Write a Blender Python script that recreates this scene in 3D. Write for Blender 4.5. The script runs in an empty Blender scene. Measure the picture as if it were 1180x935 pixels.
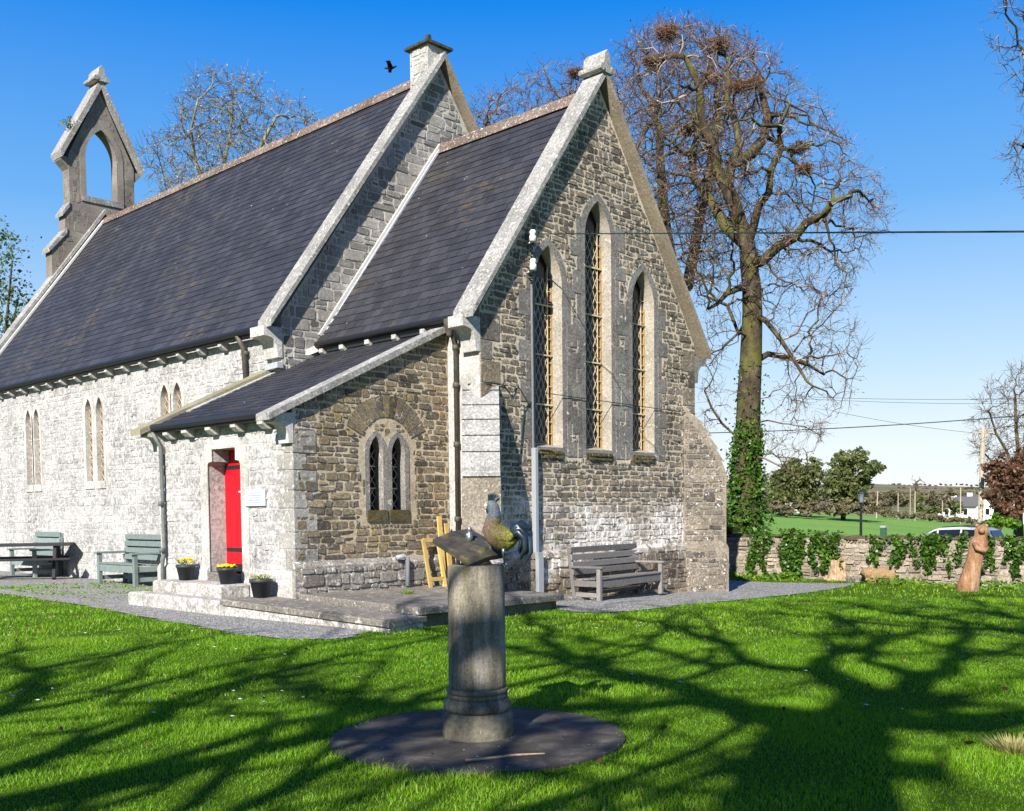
import bpy, bmesh, math, random
import numpy as np
from mathutils import Vector, Matrix
R = math.radians
sc = bpy.context.scene
col = sc.collection
rnd = random.Random(7)
# ------------------------------------------------------------------ camera
CAM = np.array([-13.455, -13.646, 1.65]); FOC = 1190.38; PCY = 650.552
YAW, PIT, ROL = -0.807, -0.052, -0.010
_fw = np.array([-math.sin(YAW), math.cos(YAW), 0]); _rt = np.array([math.cos(YAW), math.sin(YAW), 0]); _up = np.array([0, 0, 1.0])
FW = _fw*math.cos(PIT)+_up*math.sin(PIT); _u2 = _up*math.cos(PIT)-_fw*math.sin(PIT)
RT = _rt*math.cos(ROL)+_u2*math.sin(ROL); UP = _u2*math.cos(ROL)-_rt*math.sin(ROL)
cd = bpy.data.cameras.new('camera'); cam = bpy.data.objects.new('camera', cd); col.objects.link(cam)
cam.matrix_world = Matrix(((RT[0], UP[0], -FW[0], CAM[0]), (RT[1], UP[1], -FW[1], CAM[1]), (RT[2], UP[2], -FW[2], CAM[2]), (0, 0, 0, 1)))
cd.sensor_width = 36; cd.lens = FOC/1180*36; cd.shift_y = (PCY-467.5)/1180
cd.clip_start = .1; cd.clip_end = 9000
sc.camera = cam
# ------------------------------------------------------------------ light
SUN = np.array([-2.3, -1.0, 1.6]); SUN = SUN/np.linalg.norm(SUN)
EL = math.asin(SUN[2]); AZ = math.atan2(SUN[0], SUN[1])
w = bpy.data.worlds.new('World'); sc.world = w; w.use_nodes = True
nt = w.node_tree; bg = nt.nodes['Background']
sky = nt.nodes.new('ShaderNodeTexSky'); sky.sky_type = 'NISHITA'; sky.sun_disc = False
sky.sun_elevation = EL; sky.sun_rotation = AZ
sky.air_density = 1.0; sky.dust_density = .6; sky.ozone_density = 4.0; sky.altitude = 100
hs = nt.nodes.new('ShaderNodeHueSaturation'); hs.inputs['Saturation'].default_value = 1.2
nt.links.new(sky.outputs[0], hs.inputs['Color'])
# clear spring sky: pale at the horizon, deep azure overhead
tc = nt.nodes.new('ShaderNodeTexCoord'); sx = nt.nodes.new('ShaderNodeSeparateXYZ'); nt.links.new(tc.outputs['Generated'], sx.inputs[0])
rp = nt.nodes.new('ShaderNodeValToRGB'); nt.links.new(sx.outputs[2], rp.inputs[0])
stops = [(0, (1, 1, 1)), (.06, (.86, .94, 1)), (.13, (.58, .79, 1)), (.27, (.17, .47, .94)), (.43, (.003, .25, .88)), (.75, (0, .09, .5)), (1, (0, .06, .38))]
while len(rp.color_ramp.elements) < len(stops): rp.color_ramp.elements.new(.5)
for e_, (p_, c_) in zip(rp.color_ramp.elements, stops): e_.position = p_; e_.color = (*c_, 1)
vm = nt.nodes.new('ShaderNodeVectorMath'); vm.operation = 'SCALE'; vm.inputs[3].default_value = 6.6; nt.links.new(rp.outputs[0], vm.inputs[0])
mxs = nt.nodes.new('ShaderNodeMix'); mxs.data_type = 'RGBA'; mxs.inputs[0].default_value = .9
nt.links.new(hs.outputs[0], mxs.inputs[6]); nt.links.new(vm.outputs[0], mxs.inputs[7]); nt.links.new(mxs.outputs[2], bg.inputs[0])
bg.inputs[1].default_value = .08
sd = bpy.data.lights.new('sun', 'SUN'); sd.energy = 5.0; sd.angle = R(.5); sd.color = (1, .95, .87)
so = bpy.data.objects.new('sun', sd); col.objects.link(so); so.location = (-60, -30, 60)
so.rotation_euler = Vector(SUN).to_track_quat('Z', 'Y').to_euler()
vs = sc.view_settings; vs.view_transform = 'Standard'; vs.look = 'None'; vs.gamma = 1; vs.use_curve_mapping = False
vs.exposure = .95
sc.cycles.max_bounces = 5; sc.cycles.diffuse_bounces = 2; sc.cycles.transparent_max_bounces = 8

# ------------------------------------------------------------------ helpers
def ray(u, v): return FW+RT*((u-590)/FOC)+UP*((PCY-v)/FOC)
def at(u, v, dist): return CAM+ray(u, v)*dist
def smooth(a, b, x):
    t = np.clip((np.asarray(x, float)-a)/(b-a), 0, 1); return t*t*(3-2*t)
def near_ground(X):
    return np.interp(X, [-12, -7, -4.5, -1.5, 2, 7.7, 10, 14, 15.5, 21, 24, 31, 40], [0, 0, -.04, -.1, -.13, -.30, -.33, -.36, -.5, -.6, -.62, -.85, -.85])
def ground_z(X, Y):
    X = np.asarray(X, float); Y = np.asarray(Y, float)
    dx, dy = X-CAM[0], Y-CAM[1]
    f = dx*_fw[0]+dy*_fw[1]; l = dx*_rt[0]+dy*_rt[1]; D = np.hypot(dx, dy)
    u = l/np.maximum(f, 1e-3); u = np.where(f <= 1, .2, u)
    zf = 1.0-(np.clip(u, .2, .55)-.26)*11
    t = smooth(36, 150, D)*smooth(16, 24, np.maximum(X, D-30))
    z = near_ground(X)*(1-t)+zf*t
    hill = smooth(260, 1500, D)*(33+5*np.sin(u*9+1)+3*np.sin(u*23))
    return z+hill
def G(u, v):
    z = 0.
    r = ray(u, v)
    for _ in range(12):
        p = CAM+r*((z-CAM[2])/r[2]); z = float(ground_z(p[0], p[1]))
    return np.array([p[0], p[1], z])
def gz(x, y): return float(ground_z(x, y))
def inpoly(poly, x, y):
    c = False; j = len(poly)-1
    for i in range(len(poly)):
        xi, yi = poly[i]; xj, yj = poly[j]
        if (yi > y) != (yj > y) and x < (xj-xi)*(y-yi)/(yj-yi)+xi: c = not c
        j = i
    return c
def inpoly_np(poly, x, y):
    c = np.zeros(len(x), bool); j = len(poly)-1
    for i in range(len(poly)):
        xi, yi = poly[i]; xj, yj = poly[j]
        if yi != yj:
            m = ((yi > y) != (yj > y)) & (x < (xj-xi)*(y-yi)/(yj-yi)+xi); c ^= m
        j = i
    return c

class MB:
    def __init__(s): s.v = []; s.f = []; s.t = []
    def add(s, V, F, tone=None):
        b = len(s.v); s.v += [tuple(map(float, p)) for p in V]; s.f += [tuple(i+b for i in f) for f in F]
        s.t += [rnd.random() if tone is None else tone]*len(F)
    def box(s, a, b, tone=None, M=None, bev=0):
        x0, y0, z0 = a; x1, y1, z1 = b
        if bev:
            e = bev; V = []
            for z, k in ((z0, e), (z0+e, 0), (z1-e, 0), (z1, e)):
                X0, X1, Y0, Y1 = x0+k, x1-k, y0+k, y1-k
                V += [(X0+e-k*.5, Y0, z), (X1-e+k*.5, Y0, z), (X1, Y0+e-k*.5, z), (X1, Y1-e+k*.5, z), (X1-e+k*.5, Y1, z), (X0+e-k*.5, Y1, z), (X0, Y1-e+k*.5, z), (X0, Y0+e-k*.5, z)]
            F = [tuple(range(7, -1, -1)), tuple(range(24, 32))]
            for r in range(3):
                for i in range(8): j = (i+1) % 8; F.append((r*8+i, r*8+j, r*8+8+j, r*8+8+i))
        else:
            V = [(x0, y0, z0), (x1, y0, z0), (x1, y1, z0), (x0, y1, z0), (x0, y0, z1), (x1, y0, z1), (x1, y1, z1), (x0, y1, z1)]
            F = [(3, 2, 1, 0), (4, 5, 6, 7), (0, 1, 5, 4), (1, 2, 6, 5), (2, 3, 7, 6), (3, 0, 4, 7)]
        if M is not None: V = [tuple(M @ Vector(p)) for p in V]
        s.add(V, F, tone)
    def bar(s, p, q, wx, wy, up=(0, 0, 1), tone=None, bev=0):
        p = Vector(p); q = Vector(q); d = (q-p); L = d.length; d.normalize()
        u = Vector(up); x = u.cross(d)
        if x.length < 1e-4: x = Vector((1, 0, 0)).cross(d)
        x.normalize(); y = d.cross(x)
        M = Matrix(((x.x, y.x, d.x, p.x), (x.y, y.y, d.y, p.y), (x.z, y.z, d.z, p.z), (0, 0, 0, 1)))
        s.box((-wx/2, -wy/2, 0), (wx/2, wy/2, L), tone, M, bev)
    def prism(s, poly, O, U, V, N, d0, d1, tone=None):
        O, U, V, N = (np.array(k, float) for k in (O, U, V, N)); n = len(poly)
        P = [O+U*a+V*b+N*d1 for a, b in poly]+[O+U*a+V*b+N*d0 for a, b in poly]
        F = [tuple(range(n)), tuple(range(2*n-1, n-1, -1))]+[(i, i+n, (i+1) % n+n, (i+1) % n) for i in range(n)]
        s.add(P, F, tone)
    def slab(s, loops, O, U, V, N, d0, d1, tone=.5):
        from mathutils.geometry import tessellate_polygon
        O, U, V, N = (np.array(k, float) for k in (O, U, V, N))
        flat = [p for l in loops for p in l]; n = len(flat)
        tris = tessellate_polygon([[Vector((a, b, 0)) for a, b in l] for l in loops])
        P = [O+U*a+V*b+N*d1 for a, b in flat]+[O+U*a+V*b+N*d0 for a, b in flat]
        F = []
        for t in tris:
            a, b, c = t
            ar = (flat[b][0]-flat[a][0])*(flat[c][1]-flat[a][1])-(flat[c][0]-flat[a][0])*(flat[b][1]-flat[a][1])
            if abs(ar) < 1e-9: continue
            if ar < 0: a, b, c = c, b, a
            F += [(a, b, c), (c+n, b+n, a+n)]
        k = 0
        for l in loops:
            m = len(l)
            for i in range(m): F.append((k+i, k+i+n, k+(i+1) % m+n, k+(i+1) % m))
            k += m
        s.add(P, F, tone)
    def tube(s, pts, rad, n=6, tone=None, cap=True):
        pts = [Vector(p) for p in pts]; m = len(pts)
        if not hasattr(rad, '__len__'): rad = [rad]*m
        V = []; prev = None
        for i in range(m):
            d = (pts[min(i+1, m-1)]-pts[max(i-1, 0)])
            if d.length < 1e-9: d = Vector((0, 0, 1))
            d.normalize()
            if prev is None:
                a = Vector((0, 0, 1)) if abs(d.z) < .9 else Vector((1, 0, 0)); x = a.cross(d).normalized()
            else:
                x = prev-d*prev.dot(d)
                if x.length < 1e-6: x = Vector((1, 0, 0)).cross(d)
                x.normalize()
            prev = x; y = d.cross(x)
            for k in range(n):
                t = 2*math.pi*k/n; V.append(pts[i]+(x*math.cos(t)+y*math.sin(t))*rad[i])
        F = []
        for i in range(m-1):
            for k in range(n): F.append((i*n+k, i*n+(k+1) % n, (i+1)*n+(k+1) % n, (i+1)*n+k))
        if cap: F += [tuple(range(n-1, -1, -1)), tuple(range((m-1)*n, m*n))]
        s.add(V, F, tone)
    def loft(s, rings, n=14, tone=.5, cap=True, jit=0):
        # rings: (centre, axis, side radius, other radius)
        V = []
        for c, ax, ra, rb in rings:
            c = Vector(c); d = Vector(ax).normalized(); x = Vector((0, 1, 0)); x = (x-d*x.dot(d)).normalized(); y = d.cross(x)
            for k in range(n):
                t = 2*math.pi*k/n; q_ = 1+jit*(rnd.random()-.5); V.append(c+x*(math.cos(t)*ra*q_)+y*(math.sin(t)*rb*q_))
        m = len(rings); F = []
        for i in range(m-1):
            for k in range(n): F.append((i*n+k, i*n+(k+1) % n, (i+1)*n+(k+1) % n, (i+1)*n+k))
        if cap: F += [tuple(range(n-1, -1, -1)), tuple(range((m-1)*n, m*n))]
        s.add(V, F, tone)
    def lathe(s, prof, c=(0, 0, 0), n=24, tone=.5, wob=0):
        V = []; F = []; m = len(prof)
        for r, z in prof:
            for k in range(n):
                t = 2*math.pi*k/n; rr = r*(1+wob*(rnd.random()-.5)); V.append((c[0]+rr*math.cos(t), c[1]+rr*math.sin(t), c[2]+z))
        for i in range(m-1):
            for k in range(n): F.append((i*n+k, i*n+(k+1) % n, (i+1)*n+(k+1) % n, (i+1)*n+k))
        F += [tuple(range(n-1, -1, -1)), tuple(range((m-1)*n, m*n))]
        s.add(V, F, tone)
    def blob(s, c, r, n=10, m=7, wob=.15, tone=.5, sc3=(1, 1, 1)):
        V = [(c[0], c[1], c[2]-r*sc3[2])]; 
        for i in range(1, m):
            ph = math.pi*i/m
            for k in range(n):
                t = 2*math.pi*k/n; q = r*(1+wob*(rnd.random()-.5)*2)
                V.append((c[0]+q*sc3[0]*math.sin(ph)*math.cos(t), c[1]+q*sc3[1]*math.sin(ph)*math.sin(t), c[2]-q*sc3[2]*math.cos(ph)))
        V.append((c[0], c[1], c[2]+r*sc3[2])); F = []
        for k in range(n): F.append((0, 1+(k+1) % n, 1+k)); F.append((len(V)-1, 1+(m-2)*n+k, 1+(m-2)*n+(k+1) % n))
        for i in range(m-2):
            for k in range(n): F.append((1+i*n+k, 1+i*n+(k+1) % n, 1+(i+1)*n+(k+1) % n, 1+(i+1)*n+k))
        s.add(V, F, tone)
    def build(s, name, mat, parent=None, smooth=False):
        me = bpy.data.meshes.new(name); me.from_pydata(s.v, [], s.f); me.update()
        a = me.attributes.new('tone', 'FLOAT', 'FACE'); a.data.foreach_set('value', np.array(s.t, np.float32))
        if smooth: me.polygons.foreach_set('use_smooth', [True]*len(me.polygons))
        me.materials.append(mat)
        o = bpy.data.objects.new(name, me); col.objects.link(o)
        if parent is not None: o.parent = parent
        return o
def np_mesh(name, V, F, k, mat, parent=None, tone=None):
    """V (n,3), F (m,k) index array: quick mesh of equal-sized faces"""
    me = bpy.data.meshes.new(name); V = np.asarray(V, np.float32); F = np.asarray(F, np.int32)
    me.vertices.add(len(V)); me.vertices.foreach_set('co', V.ravel())
    me.loops.add(F.size); me.loops.foreach_set('vertex_index', F.ravel())
    me.polygons.add(len(F)); me.polygons.foreach_set('loop_start', np.arange(0, F.size, k, dtype=np.int32))
    me.update(calc_edges=True)
    if tone is not None:
        a = me.attributes.new('tone', 'FLOAT', 'FACE'); a.data.foreach_set('value', np.asarray(tone, np.float32))
    me.materials.append(mat); o = bpy.data.objects.new(name, me); col.objects.link(o)
    if parent is not None: o.parent = parent
    return o
def tag(o, label=None, cat=None, group=None, kind=None):
    if label: o['label'] = label
    if cat: o['category'] = cat
    if group: o['group'] = group
    if kind: o['kind'] = kind
    return o
def empty(name, loc=(0, 0, 0), rz=0, **k):
    o = bpy.data.objects.new(name, None); col.objects.link(o); o.location = loc; o.rotation_euler = (0, 0, rz); o.empty_display_size = .2
    return tag(o, **k)
def copy_tree(o, parent=None):
    c = o.copy(); col.objects.link(c); c.parent = parent
    for ch in [x for x in o.children]: copy_tree(ch, c)
    return c

# ------------------------------------------------------------------ materials
class NT:
    def __init__(s, name):
        s.m = bpy.data.materials.new(name); s.m.use_nodes = True; s.t = s.m.node_tree; s.b = s.t.nodes['Principled BSDF']
        s.b.inputs['Roughness'].default_value = .85; s.b.inputs['Specular IOR Level'].default_value = .25
    def n(s, typ, **k):
        o = s.t.nodes.new(typ)
        for a, b in k.items(): setattr(o, a, b)
        return o
    def l(s, a, b): s.t.links.new(a, b)
    def co(s):
        if not hasattr(s, '_c'): s._c = s.n('ShaderNodeTexCoord').outputs['Object']
        return s._c
    def noise(s, scale, detail=4, rough=.6, vec=None, dist=0):
        o = s.n('ShaderNodeTexNoise'); o.inputs['Scale'].default_value = scale; o.inputs['Detail'].default_value = detail; o.inputs['Roughness'].default_value = rough; o.inputs['Distortion'].default_value = dist
        s.l(vec or s.co(), o.inputs['Vector']); return o.outputs['Fac']
    def voro(s, scale, vec=None, feature='F1', out='Distance'):
        o = s.n('ShaderNodeTexVoronoi', feature=feature); o.inputs['Scale'].default_value = scale; s.l(vec or s.co(), o.inputs['Vector']); return o.outputs[out]
    def mapping(s, scale=(1, 1, 1), rot=(0, 0, 0)):
        o = s.n('ShaderNodeMapping'); o.inputs['Scale'].default_value = scale; o.inputs['Rotation'].default_value = rot; s.l(s.co(), o.inputs['Vector']); return o.outputs[0]
    def ramp(s, fac, stops, interp='LINEAR'):
        o = s.n('ShaderNodeValToRGB'); o.color_ramp.interpolation = interp; e = o.color_ramp.elements
        while len(e) < len(stops): e.new(.5)
        for i, (p, c) in enumerate(stops):
            e[i].position = p; e[i].color = (*c, 1) if hasattr(c, '__len__') else (c, c, c, 1)
        s.l(fac, o.inputs[0]); return o.outputs[0]
    def mix(s, fac, a, b, mode='MIX'):
        o = s.n('ShaderNodeMix', data_type='RGBA', blend_type=mode)
        for sock, v in ((o.inputs[0], fac), (o.inputs[6], a), (o.inputs[7], b)):
            if isinstance(v, (int, float)): sock.default_value = v
            elif isinstance(v, tuple): sock.default_value = (*v, 1)
            else: s.l(v, sock)
        return o.outputs[2]
    def math(s, op, a, b=0):
        o = s.n('ShaderNodeMath', operation=op)
        for sock, v in ((o.inputs[0], a), (o.inputs[1], b)):
            if isinstance(v, (int, float)): sock.default_value = v
            else: s.l(v, sock)
        return o.outputs[0]
    def tone(s): o = s.n('ShaderNodeAttribute', attribute_name='tone'); return o.outputs['Fac']
    def xyz(s):
        o = s.n('ShaderNodeSeparateXYZ'); s.l(s.co(), o.inputs[0]); return o.outputs
    def bump(s, h, strength=.4, dist=.02):
        o = s.n('ShaderNodeBump'); o.inputs['Strength'].default_value = strength; o.inputs['Distance'].default_value = dist
        s.l(h, o.inputs['Height']); s.l(o.outputs[0], s.b.inputs['Normal'])
    def out(s, c, rough=None, metal=None, spec=None):
        if isinstance(c, tuple): s.b.inputs['Base Color'].default_value = (*c, 1)
        else: s.l(c, s.b.inputs['Base Color'])
        if rough is not None: s.b.inputs['Roughness'].default_value = rough
        if metal is not None: s.b.inputs['Metallic'].default_value = metal
        if spec is not None: s.b.inputs['Specular IOR Level'].default_value = spec
        return s.m
DIM = .78
def m_stone(name, cols, white=(.7, .6, .52), wamt=.62, yamt=.74, ycol=(.42, .27, .05), fine=.5, bump=.5, wscale=9, pale=None, fscale=26):
    cols = [tuple(v*DIM for v in q) for q in cols]; white = tuple(v*DIM for v in white); ycol = tuple(v*DIM for v in ycol)
    k = NT(name); n = len(cols)
    c = k.ramp(k.tone(), [(i/(n-1), x) for i, x in enumerate(cols)])
    big = k.ramp(k.noise(1.3, 3), [(.3, .72), (.7, 1.2)]); c = k.mix(1, c, big, 'MULTIPLY')
    fn = k.ramp(k.noise(fscale, 6, .75), [(.3, 1-fine), (.7, 1+fine)]); c = k.mix(1, c, fn, 'MULTIPLY')
    wm = k.ramp(k.noise(wscale, 5, .7, dist=.5), [(wamt, 0.), (wamt+.07, 1.)]); c = k.mix(wm, c, white)
    ym = k.math('MULTIPLY', k.ramp(k.noise(3.1, 4, .75), [(yamt, 0.), (yamt+.09, 1.)]), .75); c = k.mix(ym, c, ycol)
    if pale:      # salt and lichen bloom on the courses above the plinth
        z = k.xyz()[2]; zz = k.math('ADD', z, k.math('MULTIPLY', k.math('SUBTRACT', k.noise(.9, 4), .5), pale[2]*2))
        pm = k.ramp(k.math('DIVIDE', zz, 4), [((pale[0]-.3)/4, 0.), (pale[0]/4, 1.), (pale[1]/4, 1.), ((pale[1]+.5)/4, 0.)])
        pm = k.math('MULTIPLY', pm, k.ramp(k.noise(.55, 3, .6), [(.44, .15), (.58, 1.)])); pm = k.math('MULTIPLY', pm, k.ramp(k.noise(6, 6, .8), [(.40, 0.), (.54, .95)])); c = k.mix(pm, c, (.78, .73, .68))
    k.bump(k.math('ADD', k.noise(14, 6, .7), k.math('MULTIPLY', k.noise(70, 3), .35)), bump, .03)
    return k.out(c, .95, spec=.1)
M = {}
M['south_stone'] = m_stone('south_limestone', [(.34, .33, .32), (.42, .41, .39), (.45, .435, .415), (.38, .37, .36)], (.62, .6, .58), .51, .8, fine=.6, wscale=9, fscale=17)
M['south_mortar'] = m_stone('south_mortar', [(.5, .48, .46), (.5, .48, .46)], (.62, .6, .58), .52, .8, fine=.45, fscale=17)
M['east_stone'] = m_stone('east_rubble', [(.11, .09, .07), (.25, .205, .155), (.32, .255, .18), (.17, .143, .115), (.26, .232, .195)], (.72, .66, .57), .58, .64, (.36, .24, .07), fine=.8, pale=(.8, 1.5, .9))
M['east_mortar'] = m_stone('east_mortar', [(.66, .56, .43), (.66, .56, .43)], (.76, .69, .6), .58, .65, (.42, .3, .1), fine=.35, pale=(.8, 1.5, .9))
M['porch_stone'] = m_stone('porch_rubble', [(.10, .085, .068), (.24, .198, .145), (.31, .24, .15), (.17, .145, .115)], (.62, .57, .48), .61, .60, (.40, .26, .06), fine=.85)
M['porch_mortar'] = m_stone('porch_mortar', [(.55, .46, .33), (.55, .46, .33)], (.64, .58, .48), .58, .61, (.42, .29, .08), fine=.35)
M['gable_stone'] = m_stone('nave_gable_rubble', [(.16, .15, .14), (.38, .36, .33), (.42, .39, .34), (.24, .22, .2)], (.6, .57, .52), .6, .72, fine=.5)
M['gable_mortar'] = m_stone('nave_gable_mortar', [(.55, .52, .46), (.55, .52, .46)], (.66, .63, .58), .55, .74, fine=.2)
M['dressed'] = m_stone('dressed_limestone', [(.18, .166, .148), (.27, .248, .222), (.22, .204, .18)], (.66, .62, .56), .60, .67, fine=.75, bump=.3)
M['dressed_pale'] = m_stone('dressed_pale_limestone', [(.44, .42, .39), (.54, .52, .48), (.49, .47, .44)], (.76, .74, .7), .56, .78, fine=.5, bump=.25)
M['coping'] = m_stone('coping_stone', [(.26, .25, .235), (.35, .34, .315), (.3, .29, .27)], (.74, .72, .68), .575, .72, fine=.7, wscale=11, bump=.3)
M['moss_sill'] = m_stone('mossy_sill', [(.10, .085, .05), (.16, .135, .08)], (.36, .33, .27), .66, .56, (.14, .105, .03), fine=.7, bump=.8)
M['tan_coping'] = m_stone('tan_coping', [(.3, .25, .18), (.38, .32, .24)], (.55, .5, .42), .6, .62, (.34, .24, .1), fine=.5, wscale=14)
M['mossy_coping'] = m_stone('mossy_coping', [(.3, .27, .17), (.36, .33, .24)], (.5, .48, .4), .62, .56, (.3, .25, .06), fine=.4, bump=.3)
M['bell_stone'] = m_stone('bellcote_stone', [(.2, .17, .145), (.3, .265, .23), (.25, .215, .18)], (.45, .42, .38), .66, .74, fine=.4, bump=.3)
M['quoin'] = m_stone('porch_quoin', [(.3, .28, .25), (.45, .43, .39)], (.66, .63, .58), .56, .68, (.3, .2, .05), fine=.5)
M['slab'] = m_stone('old_slab', [(.19, .17, .145), (.28, .255, .22)], (.6, .57, .52), .58, .60, (.08, .065, .025), fine=.7)
M['step'] = m_stone('worn_step', [(.36, .34, .31), (.48, .46, .42)], (.72, .7, .66), .52, .74, (.12, .1, .03), fine=.7)
M['boundary_stone'] = m_stone('boundary_rubble', [(.27, .23, .18), (.44, .38, .31), (.37, .31, .24), (.19, .16, .13)], (.62, .58, .52), .61, .66, fine=.65)
M['boundary_mortar'] = m_stone('boundary_mortar', [(.34, .29, .22), (.34, .29, .22)], (.5, .46, .4), .6, .62, (.12, .13, .03), fine=.4)
k = NT('pillar_stone'); c = k.ramp(k.noise(4.5, 6, .7, k.mapping((1.6, 1.6, .28))), [(.32, (.06, .055, .045)), (.48, (.17, .15, .11)), (.6, (.27, .245, .2)), (.72, (.36, .34, .3))])
c = k.mix(k.ramp(k.noise(2.2, 5, .7, k.mapping((1.5, 1.5, .5))), [(.52, 0.), (.64, .8)]), c, (.11, .1, .02)); c = k.mix(1, c, k.ramp(k.noise(60, 4, .8), [(.3, .6), (.7, 1.4)]), 'MULTIPLY')
k.bump(k.noise(60, 5, .7), .5, .01); M['pillar'] = k.out(c, .9, spec=.15)
M['pillar_base'] = m_stone('pillar_base_stone', [(.16, .15, .11), (.22, .2, .15)], (.4, .38, .32), .66, .54, (.08, .09, .02), fine=.45, bump=.3)
k = NT('slate'); c = k.ramp(k.tone(), [(0, (.024, .0245, .03)), (.5, (.03, .0305, .037)), (1, (.04, .04, .047))])
c = k.mix(1, c, k.ramp(k.noise(1.1, 4), [(.3, .8), (.7, 1.25)]), 'MULTIPLY')
c = k.mix(1, c, k.ramp(k.noise(30, 5, .7), [(.3, .75), (.7, 1.3)]), 'MULTIPLY')
lm = k.math('MULTIPLY', k.ramp(k.noise(.4, 3), [(.51, 0.), (.64, 1.)]), k.ramp(k.noise(5, 5, .8, k.mapping((1, .5, 1))), [(.5, 0.), (.62, .75)]))
c = k.mix(lm, c, (.105, .08, .04))
c = k.mix(k.ramp(k.noise(14, 5, .8), [(.60, 0.), (.68, .7)]), c, (.085, .075, .05)); c = k.mix(k.ramp(k.noise(6, 3, .7), [(.72, 0.), (.75, 1.)]), c, (.5, .5, .5))
k.bump(k.noise(40, 4), .25, .01); M['slate'] = k.out(c, .6, spec=.25)
M['reveal'] = m_stone('sunlit_reveal_stone', [(.40, .36, .30), (.40, .36, .30)], (.62, .58, .52), .6, .7, fine=.5, bump=.2)  # paler than the frame stone: direct sun on the reveals put into the colour
M['plinth_stone'] = m_stone('plinth_rubble', [(.2, .18, .155), (.32, .29, .25), (.26, .235, .2)], (.7, .67, .62), .56, .68, (.14, .11, .03), fine=.7)
def m_plain(name, c, rough=.6, var=.25, scale=18, metal=0, spec=.3, bump=.15):
    c = tuple(v*.85 for v in c)
    k = NT(name); x = k.mix(1, k.ramp(k.tone(), [(0, tuple(v*(1-var) for v in c)), (1, tuple(min(1, v*(1+var)) for v in c))]), k.ramp(k.noise(scale, 5, .7), [(.25, 1-var), (.75, 1+var)]), 'MULTIPLY')
    k.bump(k.noise(scale*3, 3), bump, .01); return k.out(x, rough, metal, spec)
M['lead'] = m_plain('lead', (.36, .38, .4), .6)
M['conduit_dark'] = m_plain('thin_conduit', (.16, .17, .18), .5)
M['fillet'] = m_plain('mortar_fillet', (.72, .7, .65), .9)
M['iron'] = m_plain('black_iron', (.02, .021, .024), .45)
M['pipe'] = m_plain('weathered_pipe', (.09, .075, .06), .55, .5, 9)
M['pipe_green'] = m_plain('grey_green_pipe', (.13, .14, .13), .55, .4, 7)
M['conduit'] = m_plain('grey_plastic', (.34, .36, .39), .5, .08)
M['ridge'] = m_stone('ridge_tile', [(.13, .09, .07), (.22, .16, .13), (.17, .125, .1)], (.62, .58, .54), .56, .7, fine=.5, wscale=14)
M['red'] = m_plain('red_paint', (.6, .004, .014), .4, .1, 6, spec=.4, bump=.05)
M['white_paint'] = m_plain('white_paint', (.78, .78, .77), .5, .06)
M['sign'] = m_plain('sign_plate', (.5, .56, .64), .4, .03)
M['sign_ink'] = m_plain('sign_ink', (.24, .27, .31), .6, .05)
M['grey_wood'] = m_plain('grey_timber', (.19, .175, .165), .8, .3, 14)
M['green_wood'] = m_plain('sage_painted_timber', (.2, .25, .235), .7, .22, 10)
M['dark_wood'] = m_plain('dark_timber', (.03, .03, .033), .7, .3, 10)
M['yellow_wood'] = m_plain('new_pine', (.6, .42, .14), .7, .2, 9)
M['plastic'] = m_plain('plant_pot_plastic', (.045, .052, .062), .45, .1)
M['soil'] = m_plain('soil', (.03, .022, .015), .95)
M['flower'] = m_plain('yellow_flower', (.85, .6, .01), .7, .12)
M['leaf_small'] = m_plain('plant_leaf', (.13, .22, .03), .7, .4)
M['leaf_dry'] = m_plain('drying_leaf', (.3, .3, .08), .8, .4)
k = NT('weathered_bronze'); c = k.ramp(k.noise(9, 6, .7), [(.35, (.035, .032, .028)), (.55, (.075, .066, .045)), (.72, (.2, .17, .06))]); k.bump(k.noise(40, 5), .5, .006); M['bronze'] = k.out(c, .55, .2, .35)
M['tin'] = m_plain('dull_metal', (.3, .33, .36), .35, .3, 20, .7, .5)
M['wire'] = m_plain('cable', (.015, .03, .028), .6)
M['porcelain'] = m_plain('porcelain', (.8, .8, .8), .25, .05)
M['pole_wood'] = m_plain('pole_timber', (.38, .32, .25), .85, .25, 6)
M['stump_wood'] = m_plain('cut_timber', (.34, .235, .15), .85, .7, 8)
k = NT('carved_timber'); c = k.ramp(k.noise(7, 6, .75, k.mapping((1, 1, .3))), [(.3, (.14, .065, .03)), (.5, (.30, .16, .085)), (.7, (.46, .34, .24))]); k.bump(k.noise(16, 5, .7, k.mapping((1, 1, .4))), .8, .05); M['carved'] = k.out(c, .8)
M['nest'] = m_plain('nest_sticks', (.2, .11, .065), .95, .4)
M['crow'] = m_plain('crow_feather', (.01, .01, .012), .7)
M['car_paint'] = m_plain('silver_white_car_paint', (.5, .53, .57), .25, .04, spec=.6, bump=0)
M['car_glass'] = m_plain('dark_car_glass', (.012, .016, .022), .08, .1, spec=.6, bump=0)
M['tyre'] = m_plain('tyre_rubber', (.015, .015, .015), .85)
M['lamp_glass'] = m_plain('lantern_glass', (.2, .23, .25), .2, .1)
M['house_white'] = m_plain('white_render', (.8, .79, .76), .8, .05)
M['house_roof'] = m_plain('grey_house_roof', (.14, .13, .13), .8, .2)
M['tarmac'] = m_plain('tarmac', (.055, .055, .058), .9, .3, 40)
M['glass'] = m_plain('leaded_glass', (.011, .008, .012), .2, .6, 4, spec=.4, bump=.1)
M['nave_glass'] = m_plain('amber_leaded_glass', (.2, .13, .08), .3, .6, 5, spec=.5)
M['came'] = m_plain('lattice_lead', (.66, .54, .36), .6, .2)
M['stain_glass'] = m_plain('border_glass', (.05, .015, .02), .25, .6, 5, spec=.5)
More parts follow.
